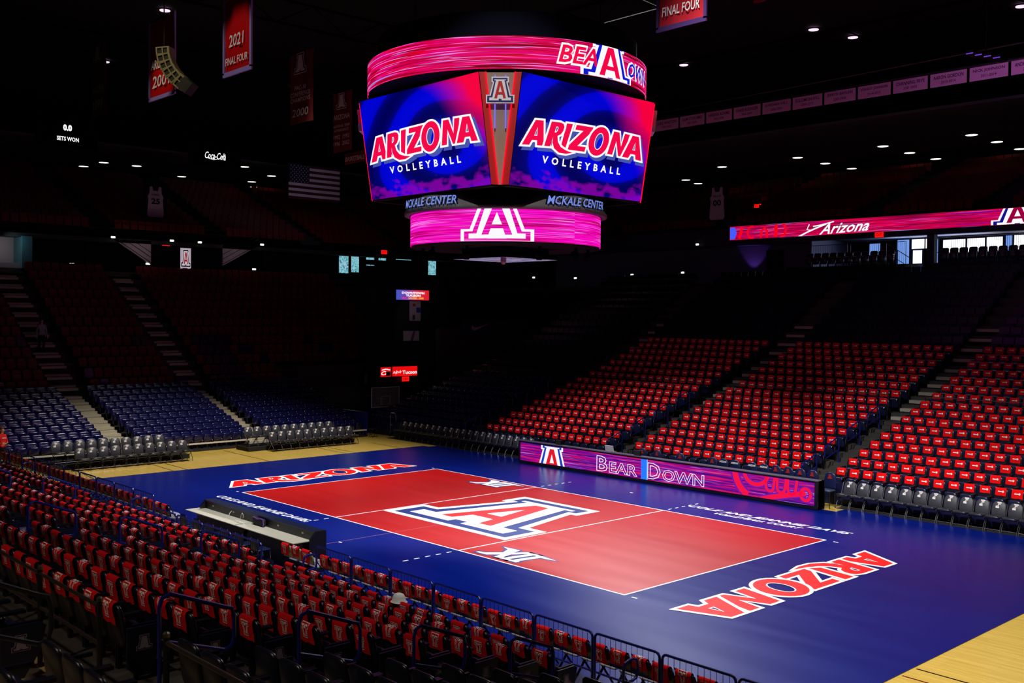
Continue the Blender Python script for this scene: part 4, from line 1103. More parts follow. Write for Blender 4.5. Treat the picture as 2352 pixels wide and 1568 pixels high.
    bx_.add(pf+pb, [(k_, k_+n_, (k_+1) % n_+n_, (k_+1) % n_) for k_ in range(n_)]); obj('sign_return', bx_.build('sign_return', MATS['sign_white']), sb)
# grey crown with the raised building name, lower LED ring
n = 180; top = []; bot = []; rim = []
for i in range(n):
    a = 360*i/n; dd = abs(((a+45) % 90)-0); dd = min(dd, 90-dd)
    t = min(1, max(0, (dd-4)/22)); t = t*t*(3-2*t)
    zt_ = 9.70+.44*t
    top.append((3.16*math.cos(R(a)), 3.16*math.sin(R(a)), zt_)); bot.append((3.28*math.cos(R(a)), 3.28*math.sin(R(a)), 9.60)); rim.append((2.6*math.cos(R(a)), 2.6*math.sin(R(a)), zt_-.03))
crown = mat('crown_grey', (112,110,110), .6)
obj('crown', MB().grid([[(x*.95,y*.95,9.58) for x,y,z in bot], bot, [(x,y,z+.09) for x,y,z in bot], top, rim], 0, True).build('crown', crown, True), sb)
nmt = text('MCKALE CENTER', 1, .012, .22)
lt = glow('name_letter_glow', (118,140,225), 1.0)
for i, a in enumerate((0, -90, 90, 180)):
    if i > 1: break
    mb = MB(); shp = slice_flat(fit(nmt, -1.26, 1.26, -.125, .125), .2)
    mb.flat(shp, on_drum(3.36, a, 9.86)); obj('name_lettering', mb.build('name_lettering', lt), sb)
    mb = MB(); mb.flat(shp, on_drum(3.29, a, 9.85)); obj('name_shadow_plate', mb.build('name_shadow_plate', house), sb)
obj('lower_ring_body', MB().grid(drum(3.05,8.58,9.62)[0]).build('lower_ring_body', house, True), sb); obj('lower_ring_floor', disc('lower_ring_floor', 3.06, 8.58, house), sb)
low_m = led_streaks('led_ring_lower', [(.32,(160,0,80)),(.43,(220,0,140)),(.51,(250,0,190)),(.58,(255,20,220)),(.68,(180,0,100))], (255,150,255), .60, 17, .25, 1.0, 21.)
obj('lower_led_ring', drum_mesh('lower_led_ring', 3.08, 8.62, 9.58, low_m), sb)
ha = 1.22
gap = [([p for p in v], f) for v, f in []]
wr = [poly(A_OUT, [grow(A_OUT, -.055)])]; wi = [poly(A_WHITE, [A_RED])]+[poly([(0,.70),(.075,.42),(-.075,.42)]), poly([(-.085,.33),(.085,.33),(.14,.10),(-.14,.10)])]
Ls = shift(wr+wi, 0, -.55, 2.05, 1.30)
bent('ring_letter', [(Ls, RW)], 3.08, -47.6, 9.12, (-2,2,-.49,.475))
# underside: centre-facing panel, moving-head lamps, cameras
obj('hanger_frame', MB().box(-1.0,1.0,-1.0,1.0,8.35,8.58).build('hanger_frame', house), sb)
und = led_streaks('led_under', [(.3,(60,40,120)),(.5,(190,180,230)),(.6,(120,40,120)),(.7,(220,210,245))], (250,240,255), .6, 3, .8, .5, 5.)
obj('floor_panel', MB().grid([[(-1.2,1.2,8.24),(1.2,1.2,8.24)],[(-1.2,-1.2,8.24),(1.2,-1.2,8.24)]],0,False,[[(0,0),(2.4,0)],[(0,2.4),(2.4,2.4)]]).build('floor_panel', und), sb)
obj('floor_panel_tray', MB().box(-1.22,1.22,-1.22,1.22,8.25,8.33).build('floor_panel_tray', house), sb)
for i, (x, y) in enumerate(((.3,-1.9),(1.9,-.3),(-1.9,-1.9),(1.9,1.9),(-.9,-2.3),(2.3,.9))):
    obj('moving_lamp', MB().tube([(x,y,8.58),(x,y,8.45)], .05, 8).tube([(x-.06,y,8.45),(x,y-.03,8.30),(x,y-.03,8.16)], [.11,.13,.09], 8).build('moving_lamp', house), sb)
obj('camera_dome', MB().tube([(1.05,-1.05,8.24),(1.05,-1.05,8.10),(1.05,-1.05,8.02)], [.09,.09,.05], 10).build('camera_dome', mat('dome_pale', (190,150,170), .4)), sb)
for i in range(4): 
    a = R(45+90*i); obj('suspension_cable', MB().tube([(3*math.cos(a),3*math.sin(a),15.05),(3*math.cos(a),3*math.sin(a),21.6)], .015, 5).build('suspension_cable', dark_metal), sb)
obj('top_lid', disc('top_lid', 4.17, 15.06, house), sb)

# ================================================================== banners, flag, jerseys
ban_red = mat('banner_red', (196,8,12), .85, spec=.1); ban_hem = mat('banner_lilac_hem', (150,130,196), .85); ban_txt = mat('banner_white', (236,228,220), .85); ban_dark = mat('banner_navy', (20,20,50), .85)
def banner(x0, x1, y, z0, z1, lab, lines, m=None, hem=None, letter=False, name='hanging_banner'):
    t = thing(name, lab, 'banner', ((x0+x1)/2, y, z0)); W = x1-x0; H = z1-z0
    nx = 9; rows = [[(-W/2+W*i/(nx-1), .03*math.sin(i*1.7)+.02*math.sin(j*2+i), H*j/6) for i in range(nx)] for j in range(7)]
    obj('cloth', MB().grid(rows).build('cloth', m or ban_red, True), t)
    if hem: obj('hem', MB().box(-W/2-.05,W/2+.05,-.055,.0,-.08,.05).box(W/2-.04,W/2+.05,-.055,0,0,H).box(-W/2-.05,-W/2+.03,-.055,0,0,H).build('hem', hem), t)
    obj('top_batten', MB().tube([(-W/2-.05,0,H),(W/2+.05,0,H)], .03, 6).build('top_batten', dark_metal), t)
    sh = []; sh_lines = [fit(text(body,1,.012,.12), -ww*W/2, ww*W/2, H*zc-hh/2, H*zc+hh/2) for body, zc, hh, ww in lines]
    if letter:
        L_ = block_a(.42*W*1.2); sh += shift(L_[0], 0, H*.84)
        pl = [(sh, ban_txt), (shift(L_[1],0,H*.84), ban_dark), (shift(L_[2],0,H*.84), ban_txt)]
    else: pl = [(sh, ban_txt)]
    for li in sh_lines: printed('lettering', [(li, ban_txt)], (0,-.065,0), (1,0,0), (0,0,1), t, .004)
    if letter: printed('letter', pl, (0,-.065,0), (1,0,0), (0,0,1), t, .004)
    obj('hanging_line', MB().tube([(-W/2,0,H),(-W/2,0,21.6-z0)], .006, 4).tube([(W/2,0,H),(W/2,0,21.6-z0)], .006, 4).build('hanging_line', dark_metal), t)
    return t
b = banner(-4.0,-2.41,-7.8,13.5,16.9, 'long red banner with white year twenty twenty-one, bright at its lower half', [('2021',.27,.36,.56),('FINAL FOUR',.10,.22,.84),('FINAL FOUR',.66,.26,.74)], hem=ban_hem)
banner(-13.34,-11.2,-6.0,14.4,17.3, 'short red banner half hidden behind the speaker array', [('ARIZONA',.42,.34,.8),('2001',.20,.44,.7)], hem=ban_hem)
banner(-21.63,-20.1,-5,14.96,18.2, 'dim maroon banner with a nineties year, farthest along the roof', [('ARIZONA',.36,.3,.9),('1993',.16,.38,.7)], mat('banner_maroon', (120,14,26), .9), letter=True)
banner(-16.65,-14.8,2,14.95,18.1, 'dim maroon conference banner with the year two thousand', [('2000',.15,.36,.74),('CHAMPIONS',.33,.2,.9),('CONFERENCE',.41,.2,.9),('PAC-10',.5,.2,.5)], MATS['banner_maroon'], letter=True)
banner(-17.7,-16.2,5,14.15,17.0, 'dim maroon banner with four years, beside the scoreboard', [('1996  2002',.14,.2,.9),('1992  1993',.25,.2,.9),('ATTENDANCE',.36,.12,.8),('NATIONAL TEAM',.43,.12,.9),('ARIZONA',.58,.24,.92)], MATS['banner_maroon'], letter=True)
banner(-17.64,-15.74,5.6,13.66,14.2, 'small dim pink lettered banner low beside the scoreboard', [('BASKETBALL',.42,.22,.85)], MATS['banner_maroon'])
banner(6.15,7.74,0,14.4,17.5, 'crimson banner cut by the photograph top above the scoreboard', [('FINAL FOUR',.14,.26,.8),('1994',.34,.4,.6)], mat('banner_crimson', (180,6,30), .85), hem=mat('banner_purple_hem', (60,30,90), .85))
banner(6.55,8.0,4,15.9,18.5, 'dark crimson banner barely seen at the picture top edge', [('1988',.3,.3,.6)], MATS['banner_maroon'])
def flag():
    t = thing('national_flag', 'large dim flag with white stripes and a starred corner on the end wall side', 'flag', (-40,15.85,14.66)); W = 4.3; H = 2.5
    f_w = mat('flag_white', (205,190,205), .9); f_r = mat('flag_red', (70,8,16), .9); f_b = mat('flag_blue', (26,28,50), .9)
    for k in range(13):
        z1 = H*(1-k/13); z0 = H*(1-(k+1)/13); y0 = 0 if k > 6 else W*.4
        obj('stripe', MB().grid([[(.03*math.sin(y*2), y, z) for y in [y0+(W-y0)*i/8 for i in range(9)]] for z in (z0, z1)]).build('stripe', f_r if k % 2 == 0 else f_w), t)
    obj('canton', MB().grid([[(.03*math.sin(y*2), y, z) for y in [W*.4*i/5 for i in range(6)]] for z in (H*6/13, H)]).build('canton', f_b), t)
    S = MB(); star = poly([(r_*math.sin(PI*i/5), r_*math.cos(PI*i/5)) for i in range(10) for r_ in [(.055 if i % 2 == 0 else .022)]])
    for rr in range(9):
        for cc in range(6 if rr % 2 == 0 else 5):
            S.flat(shift([star], .16+.28*cc+(0 if rr % 2 == 0 else .14), H-.14-.14*rr), lambda x, y: Vector((.045+.03*math.sin(x*2), x, y)))
    so = obj('stars', S.build('stars', f_w), t); so['kind'] = 'stuff'
    obj('batten', MB().tube([(0,-.05,H),(0,W+.05,H)], .03, 6).build('batten', dark_metal), t)
    obj('hanging_line', MB().tube([(0,.1,H),(0,.1,17.35-14.66)], .01, 4).tube([(0,W-.1,H),(0,W-.1,17.35-14.66)], .01, 4).build('hanging_line', dark_metal), t)
flag()
def jersey(loc, X, W, H, num, nm, lab):
    t = thing('retired_jersey', lab, 'banner', loc); X = Vector(X); Y = Vector((0,0,1)); N = X.cross(Y)
    def slab(sh, d0, d1, nm_, m):
        mb = MB(); 
        for v, f in sh: mb.add([X*x+Y*y+N*d1 for x, y in v], f)
        obj(nm_, mb.build(nm_, m), t)
    M = Matrix(((X.x,-N.x,0,0),(X.y,-N.y,0,0),(0,0,1,0),(0,0,0,1)))
    obj('backing_board', MB().box(-W/2,W/2,0,.06,0,H,0,M).build('backing_board', mat('jersey_backing', (16,12,20), .9)), t)
    o = [(-.36,.06),(-.30,-.02),(.30,-.02),(.36,.06),(.31,.52),(.34,.62),(.26,.72),(.25,.92),(.15,.94),(.10,.80),(-.10,.80),(-.15,.94),(-.25,.92),(-.26,.72),(-.34,.62),(-.31,.52)]
    jw = mat('jersey_white', (214,200,216), .9)
    slab(shift([poly(o)], 0, H*.07, W, H*.86), 0, .03, 'jersey', jw)
    slab(fit(text(num,1,.04), -W*.19, W*.19, H*.40, H*.56)+fit(text(nm,1,.02), -W*.17, W*.17, H*.63, H*.68), 0, .04, 'number', mat('jersey_ink', (20,16,36), .9))
jersey((-40,6.05,12.46), (0,1,0), 1.55, 2.4, '25', 'KERR', 'white retired jersey banner on black board, end wall, numbered twenty-five')
jersey((-14.5,31.7,12.55), (1,0,0), 1.62, 2.5, '00', 'ELLIS', 'white retired jersey banner on black board beside the LED ribbon')
# thirteen name banners hung along the far side
names = ['JASON TERRY|1995-1999','LUKE WALTON|1999-2003','SALIM STOUDAMIRE|2001-2005','HASSAN ADAMS|2002-2006','CHASE BUDINGER|2006-2009','JORDAN HILL|2006-2009','SOLOMON HILL|2009-2013','JERRYD BAYLESS|2007-2008','STANLEY JOHNSON|2014-2015','CHANNING FRYE|2001-2005','AARON GORDON|2013-2014','NICK JOHNSON|2011-2014','ANDRE IGUODALA|2002-2004']
nb_m = mat('name_banner_pink', (214,150,196), .9); nb_t = mat('name_banner_ink', (66,34,70), .9)
for i, s_ in enumerate(names):
    a, b_ = s_.split('|'); x = -12.7+1.72*i
    t = thing('name_banner', f'pale pink name banner along the far roof edge, {ORD[12-i]} from the bright end', 'banner', (x,22,16.66), 0, 'name banners along the far side')
    obj('cloth', MB().box(-.80,.80,0,.02,0,.58).build('cloth', nb_m), t)
    printed('lettering', [(fit(text(a,1,.02), -.66, .66, .32, .48)+fit(text(b_,1,.01), -.32, .32, .12, .24), nb_t)], (0,-.006,0), (1,0,0), (0,0,1), t)
    obj('edge_strip', MB().box(-.86,.86,-.005,.03,.58,.64).build('edge_strip', dark_metal), t)
struct('trim_1', MB().tube([(-16,22.05,17.32),(24,22.05,17.32)], .06, 6).tube([(-16,22.05,17.6),(24,22.05,18.2)], .04, 6).build('trim_1', dark_metal), 'dark steel beam the name banners hang from')
# roof trusses
for i, (x0, y0, x1, y1) in enumerate(((-45,14,30,14),(-45,26,30,26),(-30,-30,-30,40),(-18,-30,-18,40))):
    mb = MB(); L = math.hypot(x1-x0, y1-y0); dx, dy = (x1-x0)/L, (y1-y0)/L; z = 20.3 if i < 2 else 19.9; k = 0; u = 0
    mb.tube([(x0,y0,z),(x1,y1,z)], .06, 5); mb.tube([(x0,y0,z+1.1),(x1,y1,z+1.1)], .06, 5)
    while u < L-2:
        mb.tube([(x0+dx*u,y0+dy*u,z+(0 if k % 2 == 0 else 1.1)),(x0+dx*(u+2),y0+dy*(u+2),z+(1.1 if k % 2 == 0 else 0))], .03, 4, 0, False); u += 2; k += 1
    struct(f'trim_{i+2}', mb.build('trim', mat('truss_grey', (9,9,10), .9, spec=.05)), 'dark open roof truss')
# speaker array
sp = thing('speaker_array', 'curved hanging column of six brown speaker cabinets against a red banner', 'speaker', (-7.75,-8.21,14.95))
spm = mat('speaker_cabinet_olive', (124,112,72), .55); spd = mat('speaker_grille', (8,8,8), .7)
px_, pz_, an = 0., 0., 4.
for i in range(6):
    M = Matrix.Translation((px_*.75,px_*.65,pz_)) @ Matrix.Rotation(R(41), 4, 'Z') @ Matrix.Rotation(R(-an), 4, 'Y')
    cabinet = MB().box(-.05,.40,-.05,.36,-.25,-.21,0,M).box(-.05,.40,-.05,.36,-.04,0,0,M).box(-.05,0,-.05,.36,-.21,-.04,0,M).box(.33,.40,-.05,.36,-.21,-.04,0,M).box(.15,.19,-.05,.0,-.21,-.04,0,M)
    c_ = obj('cabinet', cabinet.build('cabinet', spm), sp)
    obj('driver_panel', MB().box(0,.33,.0,.30,-.21,-.04,0,M).build('driver_panel', spd), c_)
    px_ += .26*math.sin(R(an))*1.15; pz_ -= .255*math.cos(R(an)); an += 9.
obj('rigging_bar', MB().tube([(.15,.15,0),(.15,.15,6.6)], .02, 5).build('rigging_bar', dark_metal), sp)
obj('end_speaker', MB().box(.0,.4,-.3,.2,-.35,0,0,Matrix.Translation((px_*.75,px_*.65,pz_)) @ Matrix.Rotation(R(41),4,'Z') @ Matrix.Rotation(R(-50),4,'Y')).build('end_speaker', spd), sp)
# two hanging light trusses near the top of the picture
sp2 = thing('lamp_cluster', 'dark rig of purple-edged lamps under the roof at the top corner', 'light rig', (9.5,13.0,15.5))
pb = glow('lamp_edge_purple', (120,70,230), .8)
for i in range(4):
    obj('lamp_body', MB().box(-.35+.3*i,-.1+.3*i,-.1,.5,.0-.1*i,.16-.1*i).build('lamp_body', black_paint), sp2); obj('edge_strip', MB().box(-.34+.3*i,-.11+.3*i,-.12,-.1,.02-.1*i,.05-.1*i).build('edge_strip', pb), sp2)
obj('hanger', MB().tube([(.2,.2,.1),(.2,.2,6)], .02, 5).build('hanger', dark_metal), sp2)

# ================================================================== LED boards round the bowl
rib_m = led_streaks('led_ribbon', [(.32,(100,0,50)),(.44,(150,0,60)),(.52,(200,0,80)),(.58,(235,0,50)),(.68,(110,0,150))], (190,120,255), .64, 12, .22, 1.0, 31.)
rb = thing('led_ribbon', 'long pink LED ribbon with white script and letter below the far upper tier', 'display', (0,0,0))
x0, x1, z0, z1 = -13.72, 20, 11.36, 12.2
obj('screen', MB().grid([[(x0,32.0,z0),(x1,32.0,z0)],[(x0,32.0,z1),(x1,32.0,z1)]],0,False,[[(0,0),(x1-x0,0)],[(0,z1-z0),(x1-x0,z1-z0)]]).build('screen', rib_m), rb)
obj('housing', MB().box(x0,x1,32.02,32.3,z0-.03,z1+.03).build('housing', house), rb)
bb = (x0, x1, z0+.01, z1-.01)
Lr = [shift(l, 3.75, 11.86, 2.4, 1.35) for l in block_a(1.0)]
printed('block_letter', [(slice_flat(Lr[0],None,bb),RW),(slice_flat(Lr[1],None,bb),glow('ribbon_blue',(20,14,140))),(slice_flat(Lr[2],None,bb),RW),(slice_flat(Lr[3],None,bb),glow('ribbon_red',(150,0,60)))], (0,31.985,0), (1,0,0), (0,0,1), rb, -.0 or .004)
scr_ = stroke([(-8.9,11.38),(-8.3,11.62),(-7.7,11.82),(-7.0,12.02)], .09)+stroke([(-8.1,12.1),(-8.25,11.8),(-7.95,11.72),(-7.6,11.86)], .07)+stroke([(-7.85,11.95),(-7.3,12.0),(-6.5,12.12)], .07)
scr_ += fit(text('Arizona',1,.015,.5), -7.45, -4.3, 11.42, 12.05)
scr_ = [([(x, y+.03*(x+6)) for x, y in v], f) for v, f in scr_]
printed('script_word', [(slice_flat(scr_,None,bb), RW)], (0,31.99,0), (1,0,0), (0,0,1), rb, .004)
wd_ = []
for i, (x, k) in enumerate(((-12.9,0),(-12.1,1),(-11.2,2),(-10.4,3),(-9.9,4))):
    wd_ += [stroke([(x-.1,z0+.05),(x+.1,z1-.05)], .2), stroke(arc(x,11.78,.3,.35,60,300,10), .13), stroke([(x-.25,z0+.04),(x-.2,11.8),(x+.05,12.0),(x+.2,11.8),(x+.2,z0+.04)], .16), stroke([(x,z0+.05),(x+.05,z1-.05)], .24), stroke(arc(x-.1,11.8,.32,.4,-100,80,10), .16)][k]
printed('striped_word', [(slice_flat(wd_,None,bb), glow('ribbon_bright_red', (250,0,30)))], (0,31.99,0), (1,0,0), (0,0,1), rb, .004)
printed('flare', [([poly([(-13.7,11.4),(-13.35,11.4),(-13.2,11.78),(-13.35,12.15),(-13.7,12.15)])], glow('ribbon_flare', (70,90,255)))], (0,31.993,0), (1,0,0), (0,0,1), rb, .002)
struct('trim_20', MB().box(-34,30,32.0,32.4,11.05,11.32).build('fascia', mat('fascia_navy', (36,34,62), .7)), 'dark fascia below the far LED ribbon')
struct('trim_21', MB().box(-34,-13.78,32.0,32.4,11.33,12.1).build('fascia', mat('fascia_navy', (36,34,62), .7)), 'dark fascia beyond the end of the LED ribbon')
def board(name, lab, X, y0, y1, z0, z1, m, layers, dz=.01, cat='display'):
    t = thing(name, lab, cat, (X,(y0+y1)/2,z0))
    obj('housing', MB().box(-.15,0,-(y1-y0)/2-.04,(y1-y0)/2+.04,-.04,z1-z0+.04).build('housing', house), t)
    o = MB().grid([[(.01,-(y1-y0)/2,0),(.01,(y1-y0)/2,0)],[(.01,-(y1-y0)/2,z1-z0),(.01,(y1-y0)/2,z1-z0)]],0,False,[[(0,0),(1,0)],[(0,1),(1,1)]])
    obj('screen', o.build('screen', m), t)
    if layers: printed('lettering', layers, (.02,0,0), (0,1,0), (0,0,1), t, dz)
    return t
blk = mat('led_black', (2,2,3), .9, spec=.03)
d1 = base_mat('led_dusk'); MATS['led_dusk'] = d1[0]
uvn = d1[2].new('ShaderNodeUVMap'); sx_ = d1[2].new('ShaderNodeSeparateXYZ'); rp_ = ramp(d1[2], [(0,(40,90,200)),(.35,(120,40,170)),(.62,(215,10,60)),(1,(225,10,20))])
d1[1].links.new(uvn.outputs[0], sx_.inputs[0]); d1[1].links.new(sx_.outputs[0], rp_.inputs[0]); d1[1].links.new(rp_.outputs[0], d1[3].inputs['Emission Color']); d1[3].inputs['Emission Strength'].default_value = .9
YE = glow('led_yellow', (235,200,40)); PN_ = glow('led_hot_pink', (240,30,140))
board('corner_display', 'small bright display with city name lettering high in the far corner', -27, 15.72, 18.31, 7.37, 7.99, d1[0],
      [(fit(text('DOWNTOWN',1,.04), -.85, .92, .37, .51)+fit(text('TUCSON',1,.04), -.55, .62, .21, .34), RW), (fit(text('EAT',1,.03), -.82, -.5, .07, .16), PN_), (fit(text('. LAUGH . LIVE',1,.03), -.45, .85, .07, .16), YE)])
board('tunnel_display', 'red display with a white city word above the corner tunnel', -26, 14.72, 16.63, 2.68, 3.27, glow('led_flat_red', (235,12,16), 1, True),
      [(fit(text('Tucson',1,.02), -.2, .93, .12, .34)+fit(text('alph',1,.0,.5), -.92, -.28, .12, .36), RW)])
board('tunnel_display', 'small cropped red display with white script beside the larger red one', -26, 13.85, 14.62, 2.68, 3.25, MATS['led_flat_red'],
      [(fit(text('Co',1,.02,.4), -.34, .2, .1, .34)+stroke([(-.3,.40),(.0,.46),(.32,.40)], .06), RW), ([poly([(0,.05),(.34,.05),(.34,.3),(0,.3)])], blk)])
board('score_display', 'black display with white set count hung under the roof', -25, -6.2, -3.5, 14.1, 15.5, blk,
      [(fit(text('0.0',1,.06), -.22, .19, .75, 1.05)+fit(text('SETS WON',1,.03), -.5, .5, .28, .48), RW)])
board('sponsor_display', 'black display with white script drink name hung under the roof', -25, 1.2, 4.0, 14.0, 15.1, blk,
      [(fit(text('Coca-Cola',1,.015,.35), -.6, .56, .36, .72)+stroke([(-.5,.40),(-.1,.33),(.2,.42),(.55,.66)], .03), RW)])
# swoosh banner at the far corner
t = thing('corner_banner', 'dim navy banner with pale swoosh and outlined word in the far corner', 'banner', (-25.99,23.5,5.2))
obj('cloth', MB().box(-.05,0,-3.2,2.6,0,1.0).build('cloth', mat('banner_midnight', (22,24,60), .85)), t)
swsh = poly([(-2.4,.62),(-2.46,.42),(-2.36,.28),(-2.1,.28),(-.9,.72),(-2.0,.46),(-2.24,.48)])
ar_ = wm_fit(-.7, 2.3, .28, .76)
printed('mark', [([swsh], mat('banner_pale', (214,180,214), .8)), (ar_[0], mat('banner_wine', (130,30,60), .8)), (ar_[1], MATS['banner_midnight'])], (.01,0,0), (0,1,0), (0,0,1), t, .006)
struct('wall_left_2', MB().box(-26.4,-26.05,18.4,30,0,5.6).build('corner_wall', wall_mat), 'dark corner wall under the swoosh banner')
struct('wall_left_12', MB().box(-27.5,-27.17,13.9,20,3.4,8.2).build('column_wall', mat('column_black', (12,12,16), .9)), 'dark corner column behind the small display')
struct('wall_left_13', MB().box(-26.5,-26.16,13.0,17.2,2.3,3.39).build('tunnel_lintel', black_paint), 'black lintel over the corner tunnel')
t = thing('notice_panel', 'pale notice panel lit on the corner column under the small display', 'panel', (-27.1,17.3,6.06))
obj('panel', MB().box(-.06,0,-.43,.43,0,1.25).build('panel', pale_wall), t)
for y, z, ww, hh, m in ((-.1,1.0,.1,.08,ban_red),(.25,.68,.16,.16,navy_paint),(-.12,.22,.1,.15,grey_cover)): obj('notice', MB().box(.0,.015,y-ww,y+ww,z-hh,z+hh).build('notice', m), t)
t = thing('notice_panel', 'small pale door panel at the foot of the corner column', 'panel', (-27.1,17.0,4.8)); obj('panel', MB().box(-.06,0,-.6,.62,0,.62).build('panel', pale_wall), t); obj('handrail', MB().tube([(.1,-.1,0),(.1,.1,.6)], .02, 5).tube([(.1,.0,0),(.1,.2,.6)], .02, 5).build('handrail', dark_metal), t)
lamp('corner_notice_light', 'SPOT', (-24.5,15.5,8.2), 22, (.95,.85,1), .1, None, (-27,17.2,5.9), spot=50)

# ================================================================== concourses and daylight windows
struct('floor_4', MB().box(-34,30,30.0,40,8.2,8.55).build('floor_4', tread_mat), 'far concourse floor')
struct('floor_5', MB().box(-44,-38.2,-22,50,8.6,8.9).build('floor_5', tread_mat), 'end concourse floor')
cw = mat('concourse_wall', (150,152,176), .7)
struct('wall_back_2', MB().box(-34,-8.6,37.0,37.2,8.5,11.3).box(-8.6,-8.5,33,37.2,8.5,11.3).box(-8.5,30,37.0,37.2,8.5,9.75).box(-8.5,30,37.0,37.2,11.28,11.4).build('wall_back_2', cw), 'pale concourse wall behind the far stand')
struct('ceiling_4', MB().box(-34,30,32.3,38,11.33,11.4).build('ceiling_4', cw), 'pale ceiling strip of the far concourse')
day = glow('daylight_glass', (252,252,255), 1.6, True); daysoft = glow('daylight_pale_blue', (120,160,240), .9, True)
fr_m = mat('window_frame_grey', (70,78,110), .5)
k = 0
for x0, x1, z0, z1, m in ((-4.2,-3.42,10.68,11.24,day),(-3.36,-3.1,10.68,11.24,day),(-4.12,-3.55,9.8,10.58,day),(-5.1,-4.35,9.8,11.25,daysoft),(-2.95,-2.6,9.8,11.2,daysoft),(-2.3,-1.0,10.3,11.12,day),(-.9,.1,10.3,11.14,day),(.2,1.1,10.3,11.16,day),(1.25,1.6,10.3,11.2,daysoft),(1.7,2.6,10.4,11.2,day),(2.7,3.6,10.4,11.2,day),(-6.9,-6.2,10.4,11.1,daysoft)):
    k += 1
    f = struct(f'window_{k}', MB().box(x0-.06,x1+.06,37.0,37.12,z0-.06,z0).box(x0-.06,x1+.06,37.0,37.12,z1,z1+.05).box(x0-.06,x0,37.0,37.12,z0,z1).box(x1,x1+.06,37.0,37.12,z0,z1).build('frame', fr_m), 'bright daylight window of the far concourse')
    obj('pane', MB().box(x0,x1,37.04,37.06,z0,z1).build('pane', m), f)
lamp('concourse_daylight', 'AREA', (-2.5,36.8,10.7), 90, (.55,.65,1), 6, .8, (-2.5,30,9.6), 160)
struct('wall_back_3', MB().box(-.95,-.55,32.0,32.4,8.5,11.1).build('pillar', mat('fascia_navy', (36,34,62), .7)), 'dark pillar between the concourse openings')
lamp('violet_wall_wash', 'SPOT', (-15.2,36.2,9.4), 16, (.35,.12,1), .1, None, (-15.2,37,11.2), spot=70)
struct('door_1', MB().box(-14.2,-12.9,36.9,37.0,8.55,11.0).build('door', black_paint), 'dark doorway in the violet-lit concourse wall')
# silhouetted seats and rails on the far concourse edge
struct('floor_6', MB().box(-8.6,-1.4,30.4,32.0,8.5,9.42).box(-.4,14,30.4,32,8.5,9.42).build('floor_6', black_paint), 'black platforms carrying the top row of seats')
for j, (xs, n_) in enumerate(((-7.75,11),(.25,12))):
    for i in range(n_):
        o = f0.copy(); COL.objects.link(o); o.location = (xs+.5*i, 31.5, 9.42); o.rotation_euler = (0,0,PI)
        o['label'] = f'black seat silhouetted against the daylight windows, {"stair side" if j == 0 else "pillar side"} group, {ORD[i]} along'; o['group'] = 'silhouetted seats on the far concourse'
def bar_rail(name, lab, x0, x1, y, z0, z1, step=.11):
    t = thing(name, lab, 'railing', ((x0+x1)/2, y, z0)); w_ = x1-x0; h_ = z1-z0
    obj('frame', MB().tube([(-w_/2,0,0),(-w_/2,0,h_),(w_/2,0,h_),(w_/2,0,0)], .02, 5).tube([(-w_/2,0,.08),(w_/2,0,.08)], .015, 5).build('frame', dark_metal), t)
    v = MB(); n_ = int(w_/step)
    for i in range(1, n_): v.tube([(-w_/2+w_*i/n_,0,.08),(-w_/2+w_*i/n_,0,h_)], .008, 4, 0, False)
    obj('bars', v.build('bars', dark_metal), t)
for i, (a, b_) in enumerate(((-7.9,-5.6),(-5.4,-3.7),(-3.6,-2.1))): bar_rail('barred_rail', f'dark barred railing behind the silhouetted seats, {ORD[i]} from the corner', a, b_, 31.96, 9.42, 10.75)
bar_rail('barred_rail', 'dark barred railing before the lit stair of the far concourse', -4.6, -2.2, 30.2, 8.55, 9.5)
bar_rail('barred_rail', 'dark barred railing past the pillar on the far concourse', .4, 5.5, 31.96, 9.42, 10.9)
t = thing('stair_rail', 'dark sloping stair handrail against the bright concourse window', 'handrail', (-1.9,30.1,8.45))
obj('rail', MB().tube([(-.4,0,.1),(-.4,0,2.1),(.55,0,1.5),(.95,0,1.25),(.95,0,.1)], .022, 6).tube([(-.4,0,1.6),(.95,0,.75)], .018, 6).build('rail', dark_metal), t)
obj('post', MB().tube([(.25,0,.1),(.25,0,1.7)], .02, 6).build('post', dark_metal), t)
